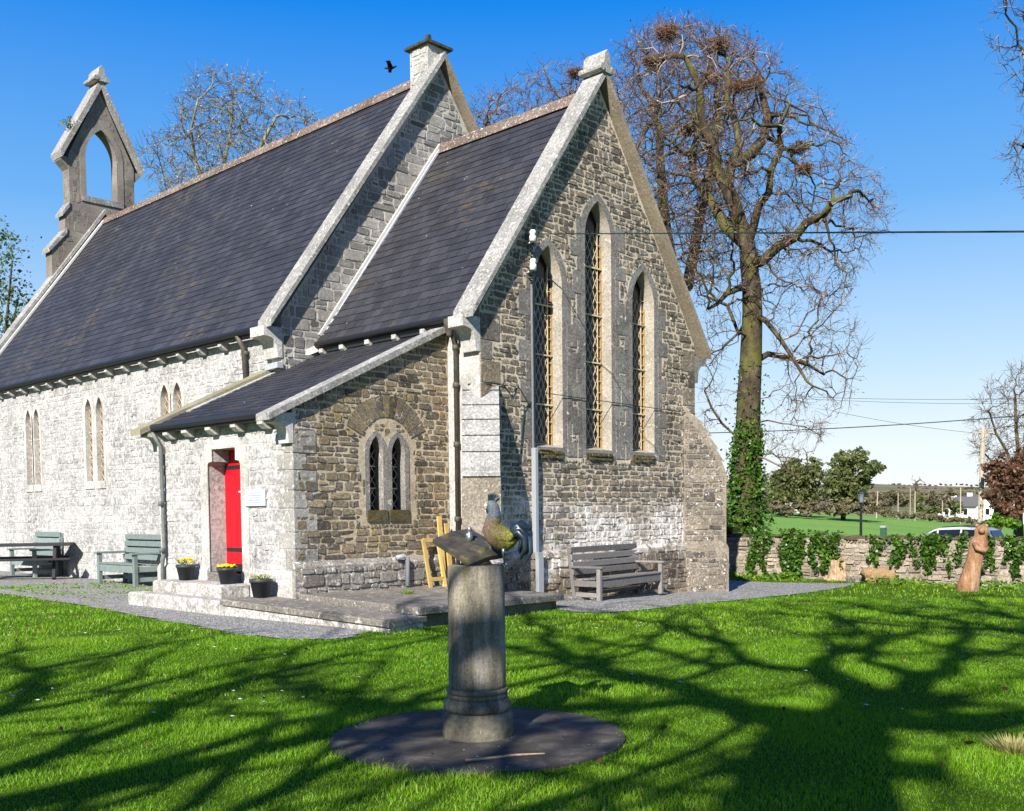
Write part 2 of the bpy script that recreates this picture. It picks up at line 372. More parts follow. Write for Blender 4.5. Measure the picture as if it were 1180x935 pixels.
M['ochre_strip'] = m_plain('ochre_reveal', (.36, .22, .07), .8, .3)  # ochre colour of the thin strip at the right side of each lancet
# ground
k = NT('lawn_ground'); X, Y, Z = k.xyz()
c = k.ramp(k.noise(2.2, 6, .7), [(.3, (.04, .075, .006)), (.7, (.07, .13, .01))])
fieldc = k.ramp(k.noise(.05, 6, .7), [(.3, (.12, .24, .045)), (.7, (.17, .29, .07))])
cell = k.voro(.011, out='Color'); sep = k.n('ShaderNodeSeparateColor'); k.l(cell, sep.inputs[0])
farc = k.ramp(sep.outputs[0], [(0, (.16, .14, .08)), (.3, (.17, .2, .08)), (.6, (.16, .13, .09)), (1, (.24, .22, .13))])
farc = k.mix(1, farc, k.ramp(k.noise(.06, 6, .75), [(.35, .45), (.65, 1.3)]), 'MULTIPLY')
geo = k.n('ShaderNodeVectorMath', operation='DISTANCE'); k.l(k.co(), geo.inputs[0]); geo.inputs[1].default_value = tuple(CAM)
c = k.mix(k.ramp(k.math('DIVIDE', X, 100), [(.19, 0.), (.23, 1.)]), c, fieldc)
c = k.mix(k.ramp(k.math('DIVIDE', geo.outputs['Value'], 1000), [(.19, 0.), (.22, 1.)]), c, farc)
k.bump(k.noise(30, 5), .6, .03); M['lawn'] = k.out(c, 1, spec=.05)
k = NT('gravel'); v = k.voro(38, out='Color'); sp = k.n('ShaderNodeSeparateColor'); k.l(v, sp.inputs[0])
c = k.ramp(sp.outputs[0], [(0, (.085, .083, .077)), (.5, (.25, .244, .228)), (1, (.54, .525, .49))])
c = k.mix(k.ramp(k.noise(1.1, 5, .7), [(.55, 0.), (.72, .6)]), c, (.2, .2, .07))
k.bump(k.voro(38), .9, .03); M['gravel'] = k.out(c, .9)
k = NT('paving'); c = k.ramp(k.noise(3, 6, .75, dist=.6), [(.3, (.026, .023, .019)), (.5, (.062, .055, .046)), (.7, (.15, .133, .108))])
c = k.mix(k.ramp(k.noise(22, 3, .6), [(.70, 0.), (.73, 1.)]), c, (.42, .42, .4)); k.bump(k.noise(25, 6, .75), .8, .02); M['paving'] = k.out(c, .8)
def m_leaf(name, stops, trans=.3, rough=.6):
    k = NT(name); c = k.ramp(k.tone(), stops); k.out(c, rough, spec=.3)
    tr = k.n('ShaderNodeBsdfTranslucent'); k.l(k.mix(1, c, (1.2, 1.3, .6), 'MULTIPLY'), tr.inputs[0]); mx = k.n('ShaderNodeMixShader'); mx.inputs[0].default_value = trans
    k.l(k.b.outputs[0], mx.inputs[1]); k.l(tr.outputs[0], mx.inputs[2]); k.l(mx.outputs[0], k.t.nodes['Material Output'].inputs[0]); return k.m
M['grass'] = m_leaf('grass_blade', [(0, (.06, .16, .003)), (.5, (.15, .32, .008)), (.88, (.24, .41, .018)), (1, (.42, .40, .13))], .4, .5)
M['dry_grass'] = m_leaf('dry_grass', [(0, (.12, .13, .03)), (.7, (.3, .27, .1)), (1, (.42, .36, .17))], .3)
M['ivy'] = m_leaf('ivy_leaf', [(0, (.018, .05, .006)), (.6, (.05, .12, .012)), (1, (.12, .2, .03))], .15, .35)
M['left_tree'] = m_leaf('spring_leaf', [(0, (.04, .07, .03)), (.6, (.11, .16, .07)), (1, (.24, .28, .14))], .3)
M['evergreen'] = m_leaf('evergreen_leaf', [(0, (.035, .05, .014)), (.6, (.10, .12, .035)), (1, (.2, .19, .08))], .15)
M['hedge'] = m_leaf('hedge_leaf', [(0, (.06, .05, .03)), (.6, (.14, .12, .065)), (1, (.24, .2, .12))], .15)
M['copper'] = m_leaf('brown_leaf', [(0, (.05, .025, .015)), (.6, (.12, .06, .035)), (1, (.22, .12, .07))], .2)
M['cover'] = m_leaf('ground_cover_leaf', [(0, (.05, .12, .01)), (.7, (.12, .24, .02)), (.93, (.2, .3, .03)), (1, (.5, .4, .03))], .3)
M['daisy'] = m_plain('daisy_petal', (.8, .8, .76), .8, .05)
M['bud'] = m_leaf('reddish_bud', [(0, (.10, .045, .035)), (1, (.27, .125, .09))], .1)
M['bud_pale'] = m_leaf('pale_bud', [(0, (.2, .19, .04)), (1, (.36, .36, .10))], .2)
k = NT('oak_bark'); c = k.ramp(k.noise(5, 6, .75, k.mapping((1, 1, .35))), [(.32, (.022, .017, .012)), (.55, (.075, .058, .038)), (.74, (.19, .165, .12))])
c = k.mix(k.ramp(k.noise(1.2, 4), [(.48, 0.), (.62, .7)]), c, (.12, .12, .03)); k.bump(k.noise(12, 5, .7, k.mapping((1, 1, .25))), .8, .06); M['bark'] = k.out(c, .95, spec=.1)
k = NT('twig_bark'); c = k.ramp(k.tone(), [(0, (.05, .03, .025)), (.5, (.10, .065, .05)), (.75, (.2, .16, .12)), (1, (.38, .34, .28))]); M['twig'] = k.out(c, .9, spec=.1)
k = NT('pale_bark'); c = k.ramp(k.noise(4, 5), [(.3, (.15, .13, .08)), (.7, (.3, .27, .17))]); M['pale_bark'] = k.out(c, .95, spec=.1)
k = NT('rooster_body'); X, Y, Z = k.xyz()
c = k.ramp(k.math('ADD', k.math('MULTIPLY', X, 1.6), k.math('ADD', .5, k.math('MULTIPLY', k.noise(9, 4), .25))), [(.44, (.2, .115, .10)), (.6, (.22, .18, .05)), (.8, (.32, .33, .04))])
c = k.mix(k.ramp(k.math('MULTIPLY', Z, 2), [(.60, 0.), (.66, 1.)]), c, (.12, .14, .16))
c = k.mix(1, c, k.ramp(k.voro(70), [(0, 1.25), (.7, .6)]), 'MULTIPLY'); k.bump(k.voro(70), .6, .006); M['rooster'] = k.out(c, .6, 0, .35)
M['tail'] = m_plain('blue_black_feather', (.025, .04, .055), .35, .5, 20, .3, .5)

# ------------------------------------------------------------------ ground
def geo_axis(a, b, s, far):
    x = list(np.arange(a, b+1e-6, s)); st = s
    hi = []; v = b
    while v < far: st *= 1.22; v += st; hi.append(v)
    lo = []; v = a; st = s
    while v > -far: st *= 1.22; v -= st; lo.append(v)
    return np.array(lo[::-1]+x+hi)
gx = geo_axis(-24, 30, .5, 5200); gy = geo_axis(-24, 34, .5, 5200)
XX, YY = np.meshgrid(gx, gy, indexing='ij'); ZZ = ground_z(XX, YY)
nx, ny = XX.shape; idx = np.arange(nx*ny).reshape(nx, ny)
F = np.stack([idx[:-1, :-1], idx[1:, :-1], idx[1:, 1:], idx[:-1, 1:]], -1).reshape(-1, 4)
tag(np_mesh('ground', np.stack([XX, YY, ZZ], -1).reshape(-1, 3), F, 4, M['lawn']), kind='structure')

gpx = [(-60, 676), (0, 684), (40, 690), (100, 699), (165, 712), (215, 720), (270, 731), (330, 738), (395, 737), (450, 722), (500, 715), (560, 708), (640, 702), (662, 706), (700, 707), (745, 703), (800, 697), (850, 692), (910, 686), (975, 677), (985, 673)]
GP = [tuple(G(u, v)[:2]) for u, v in gpx]
GP += [(11.2, .2), (11.2, 3.2), (9.5, 8), (3, 3), (-1, 3), (-1, 24), (-7.8, 24)]
def cells(poly, s, off):
    P = np.array(poly); x = np.arange(P[:, 0].min(), P[:, 0].max(), s); y = np.arange(P[:, 1].min(), P[:, 1].max(), s)
    xx, yy = np.meshgrid(x, y, indexing='ij'); m = inpoly_np(poly, xx.ravel()+s/2, yy.ravel()+s/2)
    X0 = xx.ravel()[m]; Y0 = yy.ravel()[m]
    V = np.stack([np.stack([X0, Y0], -1), np.stack([X0+s, Y0], -1), np.stack([X0+s, Y0+s], -1), np.stack([X0, Y0+s], -1)], 1).reshape(-1, 2)
    z = ground_z(V[:, 0], V[:, 1])+off
    return np.column_stack([V, z]), np.arange(len(V)).reshape(-1, 4)
V, F = cells(GP, .12, .012); tag(np_mesh('gravel_path', V, F, 4, M['gravel']), kind='structure')
V, F = cells([(32.3, -60), (36.5, -60), (36.5, 70), (32.3, 70)], .5, .012); tag(np_mesh('road', V, F, 4, M['tarmac']), kind='structure')

# ------------------------------------------------------------------ church
church = empty('church', label='grey stone church with slate roofs, lancet windows and a pointed bellcote on its far gable', cat='church')
EX, EY, EZ = (1, 0, 0), (0, 1, 0), (0, 0, 1)
def lancet(c, w, zs, za, k=1.3, n=7):
    """pointed opening, counter-clockwise"""
    r = k*w; rise = math.sqrt(r*r-(r-w/2)**2); sp = za-rise; h = w/2
    pts = [(c-h, zs), (c+h, zs)]
    th = math.atan2(rise, r-h)
    for i in range(n): t = th*i/n; pts.append((c+h-r+r*math.cos(t), sp+r*math.sin(t)))
    pts.append((c, za))
    for i in range(n-1, -1, -1): t = th*i/n; pts.append((c-h+r-r*math.cos(t), sp+r*math.sin(t)))
    return pts
def masonry(mb, outer, holes, O, U, V, N, ch=(.12, .25), ln=(.16, .5), gap=.028, t=(.003, .022), seed=1, split=.35, jit=.016, lift=.0, depth=0):
    r = random.Random(seed); O, U, V, N = (np.array(k, float) for k in (O, U, V, N))
    us = [p[0] for p in outer]; vs_ = [p[1] for p in outer]
    def ok(u, v): return inpoly(outer, u, v) and not any(inpoly(h, u, v) for h in holes)
    def stone(u0, v0, u1, v1):
        if u1-u0 < .05 or v1-v0 < .035: return
        g = gap/2; a0, b0, a1, b1 = u0+g, v0+g, u1-g, v1-g
        c = min((a1-a0), (b1-b0))*.15; j = lambda: (r.random()-.5)*2*jit
        base = [(a0+c, b0+j()), (a1-c, b0+j()), (a1+j(), b0+c), (a1+j(), b1-c), (a1-c, b1+j()), (a0+c, b1+j()), (a0+j(), b1-c), (a0+j(), b0+c)]
        h = r.uniform(*t); cu, cv = (a0+a1)/2, (b0+b1)/2; e = min(.014/(max(b1-b0, .03)), .25)
        tl, tr_ = (r.random()-.5)*.012, (r.random()-.5)*.012
        P = [O+U*x+V*y-N*.01 for x, y in base]; Q = [O+U*(x+(cu-x)*e*.6)+V*(y+(cv-y)*e)+N*(lift+h+tl*(x-cu)/(a1-a0)*2+tr_*(y-cv)/(b1-b0)*2) for x, y in base]
        mb.add(P+Q, [tuple(range(8, 16))]+[(i, (i+1) % 8, 8+(i+1) % 8, 8+i) for i in range(8)], r.random())
    def place(u0, v0, u1, v1, d=0):
        m = .012; um, vm = (u0+u1)/2, (v0+v1)/2
        pts = [(u0+m, v0+m), (u1-m, v0+m), (u1-m, v1-m), (u0+m, v1-m), (um, v0+m), (um, v1-m), (u0+m, vm), (u1-m, vm), (um, vm)]
        k = [ok(*p) for p in pts]
        if all(k): stone(u0, v0, u1, v1)
        elif any(k) and d < 3:
            if (u1-u0) > (v1-v0)*.8: place(u0, v0, um, v1, d+1); place(um, v0, u1, v1, d+1)
            else: place(u0, v0, u1, vm, d+1); place(u0, vm, u1, v1, d+1)
    v = min(vs_)
    while v < max(vs_):
        h = r.uniform(*ch)
        u = min(us)-r.random()*.3
        while u < max(us):
            l = r.uniform(*ln)*(1.3 if r.random() < .15 else 1)
            if h > .17 and r.random() < split:
                s = h*r.uniform(.4, .6); k = u; 
                place(u, v, u+l, v+s); m_ = u+l*r.uniform(.35, .65)
                if l > .35: place(u, v+s, m_, v+h); place(m_, v+s, u+l, v+h)
                else: place(u, v+s, u+l, v+h)
            else: place(u, v, u+l, v+h)
            u += l
        v += h
def grow(l, d):
    c = np.mean(l, 0); P = np.array(l); lo, hi = P.min(0), P.max(0)
    sx = (hi[0]-lo[0]+2*d)/(hi[0]-lo[0]); sy = (hi[1]-lo[1]+2*d)/(hi[1]-lo[1]); c = (lo+hi)/2
    return [tuple(c+(p-c)*np.array([sx, sy])) for p in P]
W = 7.0; XC = 3.5; ZB = -.6
# --- chancel east wall
EH = [lancet(1.9, .68, 2.95, 6.78), lancet(3.45, .74, 2.95, 7.95), lancet(5.0, .68, 2.95, 6.78)]
east = [(0, ZB), (W, ZB), (W, 5.4), (XC, 10.36), (0, 5.4)]
mb = MB(); mb.slab([east]+[grow(h, .11) for h in EH], (0, 0, 0), EX, EZ, (0, -1, 0), -.6, 0)
mb.box((0, .6, ZB), (.6, 4.8, 5.2)); mb.box((6.4, .6, ZB), (7, 4.8, 5.2)); mb.build('chancel_wall', M['east_mortar'], church)
FR = [grow(h, .21) for h in EH]
quo = []; z = .86; i = 0
qb, qb2 = MB(), MB()
while z < 5.1:      # dressed quoins at both corners
    h = [.42, .36, .5, .3][i % 4]; L = [.52, .3][i % 2]
    quo.append([(-.01, z), (L, z), (L, z+h), (-.01, z+h)]); quo.append([(W-L, z), (W+.01, z), (W+.01, z+h), (W-L, z+h)])
    qb.box((.008, -.013, z+.008), (L-.008, .1, z+h-.008), None, None, .008); qb2.box((W-L+.008, -.013, z+.008), (W-.008, .1, z+h-.008), None, None, .008)
    z += h; i += 1
qb.build('quoins', M['east_stone'], church); qb2.build('quoins', M['east_stone'], church)
JB = []
for h in EH:
    o_ = grow(h, .21); xa = min(p[0] for p in o_); xb = max(p[0] for p in o_); top_ = max(p[1] for p in h)-.75; z = 2.72; i = 0; jb = [MB(), MB()]
    while z < top_:
        hh_ = rnd.uniform(.28, .5); l_ = (.12, .3)[i % 2]*rnd.uniform(.8, 1.15); r_2 = (.3, .12)[i % 2]*rnd.uniform(.8, 1.15)
        for q_, (a, b_) in enumerate(((xa-l_, xa+.02), (xb-.02, xb+r_2))):
            jb[q_].box((a+.006, -.012-rnd.random()*.006, z+.002), (b_, .05, z+hh_-.002), None, None, .006); JB.append([(a, z), (b_, z), (b_, z+hh_), (a, z+hh_)])
        z += hh_; i += 1
    for q_ in jb: q_.build('jamb_stones', M['dressed'], church)
mb = MB(); masonry(mb, [(0, .84), (W, .84), (W, 5.4), (XC, 10.3), (0, 5.4)], JB+FR+quo, (0, 0, 0), EX, EZ, (0, -1, 0), ch=(.075, .17), ln=(.09, .36), gap=.024, seed=5, jit=.02)
mb.build('rubble_facing', M['east_stone'], church)
mb = MB(); mb.box((-.02, -.07, ZB), (W+.02, .1, .8)); mb.prism([(-.07, .8), (.1, .8), (.1, .9), (0, .88)], (-.02, 0, 0), EY, EZ, EX, 0, W+.04)
masonry(mb, [(.5, -.3), (6.6, -.3), (6.6, .78), (.5, .78)], [], (0, -.07, 0), EX, EZ, (0, -1, 0), ch=(.1, .22), ln=(.12, .4), t=(.005, .035), seed=8, jit=.02)
mb.build('plinth', M['east_stone'], church)
for x, (s0) in zip((1.9, 3.45, 5.0), EH):
    fr = MB(); ou = grow(s0, .055); fr.slab([grow(s0, .21), ou], (0, 0, 0), EX, EZ, (0, -1, 0), -.02, .010, .4); wf = fr.build('window', M['dressed'], church)
    rv = MB(); n_ = len(s0); rv.add([(a, -.0102, b) for a, b in ou]+[(a, .2, b) for a, b in s0]+[(a, .42, b) for a, b in s0], [(i, i+n_, (i+1) % n_+n_, (i+1) % n_) for i in range(n_)]+[(i+n_, i+2*n_, (i+1) % n_+2*n_, (i+1) % n_+n_) for i in range(n_)], .5); rv.build('reveal', M['reveal'], wf)
    mb = MB(); mb.slab([grow(s0, .02)], (0, 0, 0), EX, EZ, (0, -1, 0), -.36, -.25); mb.build('pane', M['glass'], wf)
    xs = [p[0] for p in s0]; x0, x1 = min(xs), max(xs); za = max(p[1] for p in s0)
    lb = MB()
    def seg(a, b, wd=.0095, y=.215):
        n = 5; prev = None
        for q in range(n+1):
            p = (a[0]+(b[0]-a[0])*q/n, a[1]+(b[1]-a[1])*q/n)
            if prev and inpoly(s0, *p) and inpoly(s0, *prev): lb.bar((prev[0], y, prev[1]), (p[0], y, p[1]), wd, wd, (0, 1, 0), .5)
            prev = p
    bw = .13; zz = 2.95
    while zz < za-.5:
        seg((x0+.005, zz), (x0+bw, zz), .013); seg((x1-bw, zz), (x1-.005, zz), .013); zz += .235
    seg((x0, 2.97), (x1, 2.97), .012)
    for X in (x0+bw, x1-bw): seg((X, 2.96), (X, za-.3), .016)
    cw = (x1-x0-2*bw)/3; dh = .30
    for q in range(-2, 20):
        for c_ in range(3):
            xa = x0+bw+c_*cw; z0_ = 2.94+q*dh
            if z0_ > 2.8 and z0_+dh < za-.3: seg((xa, z0_), (xa+cw, z0_+dh)); seg((xa+cw, z0_), (xa, z0_+dh))
    lb.build('lattice', M['came'], wf)
    zz = 3.75
    while zz < za-.4: sb = MB(); sb.bar((x0-.01, .2, zz), (x1+.01, .2, zz), .028, .028); zz += .98; sb.build('saddle_bar', M['came'], wf)
    eb = MB(); eb.box((x1-.016, .205, 2.96), (x1-.001, .249, za-.7)); eb.build('edge_strip', M['ochre_strip'], wf)
    sl = MB(); sl.prism([(-.035, 2.7), (.29, 2.7), (.29, 2.95), (0, 2.84), (-.035, 2.82)], (x0-.06, 0, 0), EY, EZ, EX, 0, x1-x0+.12)
    masonry(sl, [(x0-.1, 2.66), (x1+.1, 2.66), (x1+.04, 2.86), (x0-.04, 2.86)], [], (0, -.03, 0), EX, EZ, (0, -1, 0), ch=(.06, .1), ln=(.1, .2), gap=.012, t=(.01, .04), seed=int(x*10)); so_ = sl.build('sill', M['moss_sill'], wf)
# --- buttresses
def buttress(cx, cy, dx, dy, mat, seed, pale):
    d = np.array([dx, dy, 0])/math.hypot(dx, dy); p = np.array([-d[1], d[0], 0]); hw = .34
    prof = [(-.5, ZB), (.66, ZB), (.66, 2.26), (.71, 2.27), (.71, 2.33), (.66, 2.36)]
    steps = [(.64, 2.42), (.57, 2.72), (.44, 3.02), (.28, 3.32), (.1, 3.6), (-.2, 3.9), (-.36, 4.05)]
    for (a, b), (c, e) in zip(steps, steps[1:]): prof += [(a+.03, b), (a+.03, b+.015), (c-.002, e-.012)]
    prof += [(-.5, 4.05)]
    b = MB(); b.prism(prof, (cx, cy, 0)-p*hw, d, EZ, p, 0, 2*hw, .5)
    e = (-.5, .74)
    if pale: lb = MB(); lb.prism([(-.3, .86), (.672, .86), (.672, 2.24), (-.3, 2.24)], (cx, cy, 0)-p*(hw+.008), d, EZ, p, 0, 2*hw+.016, .5); lb.build('buttress_base', M['butt_tan'], church)
    if not pale:
        fb = MB(); masonry(fb, [(-.38, -.3), (.38, -.3), (.38, .68), (-.38, .68)], [], np.array((cx, cy, 0))+d*.71, p, EZ, d, ch=(.12, .24), ln=(.16, .4), seed=seed+9); fb.build('plinth_facing', M['butt_ne'], church)
        for sgn in (1, -1): fb = MB(); masonry(fb, [(-.3, -.3), (.70, -.3), (.70, .68), (-.3, .68)] if sgn < 0 else [(-.70, -.3), (.3, -.3), (.3, .68), (-.70, .68)], [], np.array((cx, cy, 0))+p*(hw+.05)*sgn, d if sgn < 0 else -d, EZ, p*sgn, ch=(.12, .24), ln=(.16, .4), seed=seed+5); fb.build('plinth_facing', M['butt_ne'], church)
    b.prism([(-.5, ZB-.2), (.71, ZB-.2), (.71, .74), (.66, .84), (-.5, .84)], (cx, cy, 0)-p*(hw+.05), d, EZ, p, 0, 2*hw+.10, .4)
    if not pale:
        for sgn in (1, -1):
            U_ = d if sgn < 0 else -d
            pl = [(a*(-1 if sgn > 0 else 1), z_) for a, z_ in [(-.33, .9), (.63, .9), (.63, 2.4), (.4, 2.95), (.02, 3.55), (-.33, 3.85)]]
            fb = MB(); masonry(fb, pl, [], np.array((cx, cy, 0))+p*hw*sgn, U_, EZ, p*sgn, ch=(.1, .22), ln=(.14, .36), seed=seed); fb.build('rubble_facing', M['butt_ne'], church)
        fb = MB(); masonry(fb, [(-.33, .9), (.33, .9), (.33, 2.2), (-.33, 2.2)], [], np.array((cx, cy, 0))+d*.66, p, EZ, d, ch=(.12, .24), ln=(.16, .4), seed=seed+7); fb.build('rubble_facing', M['butt_ne'], church)
    return b.build('buttress', mat, church)
k_pale = M['dressed_pale']
M['butt_se'] = m_stone('buttress_ashlar', [(.30, .29, .28), (.42, .41, .39)], (.74, .72, .69), .56, .76, fine=.6, wscale=14)
M['butt_tan'] = m_stone('buttress_tan', [(.25, .215, .17), (.32, .28, .225)], (.72, .69, .64), .60, .66, fine=.7, wscale=13)
M['butt_ne'] = m_stone('buttress_rubble', [(.10, .088, .078), (.2, .175, .15), (.25, .21, .165), (.15, .135, .12)], (.76, .71, .65), .575, .66, fine=.8, wscale=11)
M['butt_mortar'] = m_stone('buttress_mortar', [(.28, .24, .19), (.28, .24, .19)], (.7, .66, .6), .60, .64, fine=.6, wscale=16)
buttress(0, 0, -1, -1, M['butt_se'], 3, True)
buttress(W, 0, 1, -1, M['butt_mortar'], 4, False)
# --- raking copings
def coping(name, yf, yb, x_end, z_end, x_top, z_top, th, mat):
    """pair of raking slabs between y=yf and yb, mirrored about XC"""
    s = (z_top-z_end)/(x_top-x_end); vt = th*math.hypot(1, s); b = MB()
    b.prism([(x_end, z_end), (x_end-.02, z_end-vt*.9), (x_top, z_top-vt), (x_top, z_top)][::-1], (0, 0, 0), EX, EZ, (0, -1, 0), -yb, -yf, .4)
    b.build(name, mat, church); b = MB(); b.prism([(2*x_top-x_end, z_end), (2*x_top-x_end+.02, z_end-vt*.9), (x_top+.001, z_top-vt), (x_top+.001, z_top)], (0, 0, 0), EX, EZ, (0, -1, 0), -yb, -yf, .6)
    return b.build(name, M['tan_coping'], church)
coping('coping', -.21, .32, -.36, 5.30, XC, 10.66, .10, M['coping'])
coping('coping', 4.60, 5.10, -1.42, 5.62, XC, 12.44, .10, M['coping'])
coping('coping', 22.3, 22.85, -1.42, 5.62, XC, 12.44, .10, M['coping'])
def kneeler(x, y0, y1, zt, sg=-1, s=1.0, mat='dressed_pale'):
    b = MB(); P = [(0, 0), (-.44*s, 0), (-.44*s, -.2*s), (-.30*s, -.22*s)]
    for i in range(6): t = math.pi/2*i/5; P.append((-.30*s+.2*s*math.sin(t)*.9, -.22*s-.30*s*(1-math.cos(t))))
    P += [(-.11*s, -.62*s), (0, -.62*s)]
    P = [(x+a*(-sg), zt+c) for a, c in P]
    b.prism(P if sg > 0 else P[::-1], (0, 0, 0), EX, EZ, (0, -1, 0), -y1, -y0, .5); return b.build('kneeler', M[mat], church)
kneeler(.0, -.012, .38, 5.2); kneeler(W, -.012, .38, 5.2, 1, mat='dressed'); kneeler(-1.05, 4.79, 5.3, 5.5); kneeler(8.05, 4.79, 5.3, 5.5, 1); kneeler(-1.05, 22.4, 22.8, 5.5)
def saddle(x, z, y0, y1, s=1.0, mat='coping'):
    b = MB(); h = .62*s; wv = .24*s
    P = [(-wv, 0), (wv, 0), (wv*.98, h*.28), (wv*.6, h*.36), (wv*.42, h*.8), (0, h), (-wv*.42, h*.8), (-wv*.6, h*.36), (-wv*.98, h*.28)]
    b.prism([(x+a, z+c) for a, c in P], (0, 0, 0), EX, EZ, (0, -1, 0), -y1, -y0, .5)
    for sg in (-1, 1): b.tube([(x+sg*wv*.95, y0-.02, z+h*.16), (x+sg*wv*.95, y1+.02, z+h*.16)], h*.15, 10)
    return b.build('finial', M[mat], church)
saddle(XC, 10.54, -.24, .32, .74)
# --- nave walls
NX0, NX1, NY0, NY1 = -1.05, 8.05, 4.81, 23.0
ng = [(NX0, ZB), (NX1, ZB), (NX1, 5.75), (XC, 12.16), (NX0, 5.75)]
mb = MB(); mb.slab([ng], (0, NY0, 0), EX, EZ, (0, -1, 0), -.5, 0); mb.build('nave_gable_wall', M['gable_mortar'], church)
mb = MB(); mb.slab([ng], (0, 22.9, 0), EX, EZ, (0, -1, 0), -.5, .42); mb.build('nave_gable_wall', M['gable_mortar'], church)
mb = MB(); masonry(mb, [(NX0, .3), (NX1, .3), (NX1, 5.75), (XC, 12.1), (NX0, 5.75)], [[(0, 0), (7, 0), (7, 5.2), (XC, 10.2), (0, 5.2)]], (0, NY0, 0), EX, EZ, (0, -1, 0), ch=(.14, .3), ln=(.2, .6), seed=11)
mb.build('rubble_facing', M['gable_stone'], church)
# south nave wall : local u runs along -Y so the outside face looks along -X
PW = [(17.5, 18.09), (13.36, 14.03), (9.2, 9.82)]
SH = []
for a, b_ in PW: SH += [lancet(-b_, .40, 2.55, 4.78), lancet(-a, .40, 2.55, 4.78)]
so_poly = [(-22.4, ZB), (-NY0-.5, ZB), (-NY0-.5, 5.6), (-22.4, 5.6)]
U_S = (0, -1, 0); N_S = (-1, 0, 0)
mb = MB(); mb.slab([so_poly]+[grow(h, .03) for h in SH], (NX0, 0, 0), U_S, EZ, N_S, -.6, 0); mb.box((7.5, 5.3, ZB), (8.05, 22.4, 5.6)); mb.build('nave_wall', M['south_mortar'], church)
SFR = []
for a, b_ in PW: SFR.append([(-b_-.45, 2.4), (-a+.45, 2.4), (-a+.45, 4.5), (-a, 5.0), (-b_, 5.0), (-b_-.45, 4.5)])
mb = MB(); masonry(mb, [(-22.9, -.3), (-NY0-.36, -.3), (-NY0-.36, 5.3), (-22.9, 5.3)], [[(x, z) for x, z in f] for f in [grow(h, .14) for h in SH]], (NX0, 0, 0), U_S, EZ, N_S, ch=(.12, .3), ln=(.16, .55), t=(.003, .014), seed=21, jit=.02)
mb.build('rubble_facing', M['south_stone'], church)
mb = MB(); mb.box((NX0-.012, NY0+.004, ZB), (NX0+.4, NY0+.36, 5.5)); mb.build('corner_pilaster', M['dressed_pale'], church)
def small_window(h0, O, U, N, mat, depth=.2, gl='glass', rust=True, bw=.13):
    fr = MB(); fr.slab([grow(h0, bw), h0], O, U, EZ, N, -depth-.12, .012, .5); wf = fr.build('window', mat, church)
    b = MB(); b.slab([grow(h0, .02)], O, U, EZ, N, -depth-.06, -depth); b.build('pane', M[gl], wf)
    xs = [p[0] for p in h0]; zs_ = [p[1] for p in h0]; x0, x1, z0, z1 = min(xs), max(xs), min(zs_), max(zs_)
    O = np.array(O, float); Uv = np.array(U, float); Nv = np.array(N, float); lb = MB()
    def P3(a, z, e=.012): return O+Uv*a+np.array([0, 0, z])-Nv*(depth-e)
    nz = int((z1-z0)/.2); cw = (x1-x0)/2
    for q in range(nz+1):
        za_ = z0+q*.22
        for (a, b2) in (((x0, za_), (x0+cw, za_+.22)), ((x0+cw, za_), (x0, za_+.22)), ((x0+cw, za_), (x1, za_+.22)), ((x1, za_), (x0+cw, za_+.22))):
            if inpoly(h0, (a[0]+b2[0])/2, za_+.22) and za_+.22 < z1-.05: lb.bar(P3(*a), P3(*b2), .01, .01, tuple(Nv), .5)
    for f_ in (.3, .6): lb.bar(P3(x0, z0+(z1-z0)*f_, .02), P3(x1, z0+(z1-z0)*f_, .02), .022, .022)
    lb.build('lattice', M['came'], wf)
    b = MB(); b.slab([[(x0-.07, z0-.2), (x1+.07, z0-.2), (x1+.07, z0+.004), (x0-.07, z0+.004)]], O, U, EZ, N, -depth, .035); b.build('sill', M['moss_sill'] if rust else mat, wf)
    return wf
for h in SH: small_window(h, (NX0, 0, 0), U_S, N_S, M['dressed_pale'], .12, rust=False, gl='nave_glass')
# --- roofs in slate courses
def slate_plane(mb, P0, along, upv, L, S, row=.22, wd=.29, seed=1, both=True):
    """P0 eave corner, unit vectors along the eave and up the slope"""
    r = random.Random(seed); P0, A, B = (np.array(x, float) for x in (P0, along, upv)); N = np.cross(A, B); N /= np.linalg.norm(N)
    if N[2] < 0: N = -N
    n = int(S/row)+1
    for i in range(n):
        s0 = i*row-.03; s1 = min((i+1)*row, S); a = -(i % 2)*wd*.5
        while a < L:
            a0, a1 = max(0, a)+.003, min(L, a+wd)-.003
            if a1-a0 > .03:
                dz = r.random()*.008; dr = (r.random()-.5)*.016
                q = [P0+A*a0+B*(s0+dr)+N*(.015+dz), P0+A*a1+B*(s0+dr)+N*(.015+r.random()*.008), P0+A*a1+B*s1+N*.004, P0+A*a0+B*s1+N*.004]
                lo = [q[0]-N*.03, q[1]-N*.03]
                F = [(0, 1, 2, 3), (4, 5, 1, 0)]
                mb.add(q+lo, F, r.random())
            a += wd
def roof(name, yA, yB, xe, ze, zr, seed):
    S = math.hypot(XC-xe, zr-ze); up = np.array([(XC-xe)/S, 0, (zr-ze)/S]); o = None
    b = MB(); slate_plane(b, (xe, yA, ze), EY, up, yB-yA, S, seed=seed)
    b.prism([(xe, ze-.05), (XC, zr-.05), (2*XC-xe, ze-.05), (XC, zr-.03)][::1], (0, 0, 0), EX, EZ, (0, -1, 0), -yB, -yA, .5)
    up2 = up*np.array([-1, 1, 1]); slate_plane(b, (2*XC-xe, yA, ze), EY, up2, yB-yA, S, seed=seed+1)
    return b.build(name, M['slate'], church)
rf = roof('chancel_roof', .36, 4.81, -.16, 5.31, 10.24, 31)
rn = roof('nave_roof', 5.1, 22.4, -1.24, 5.60, 12.02, 41)
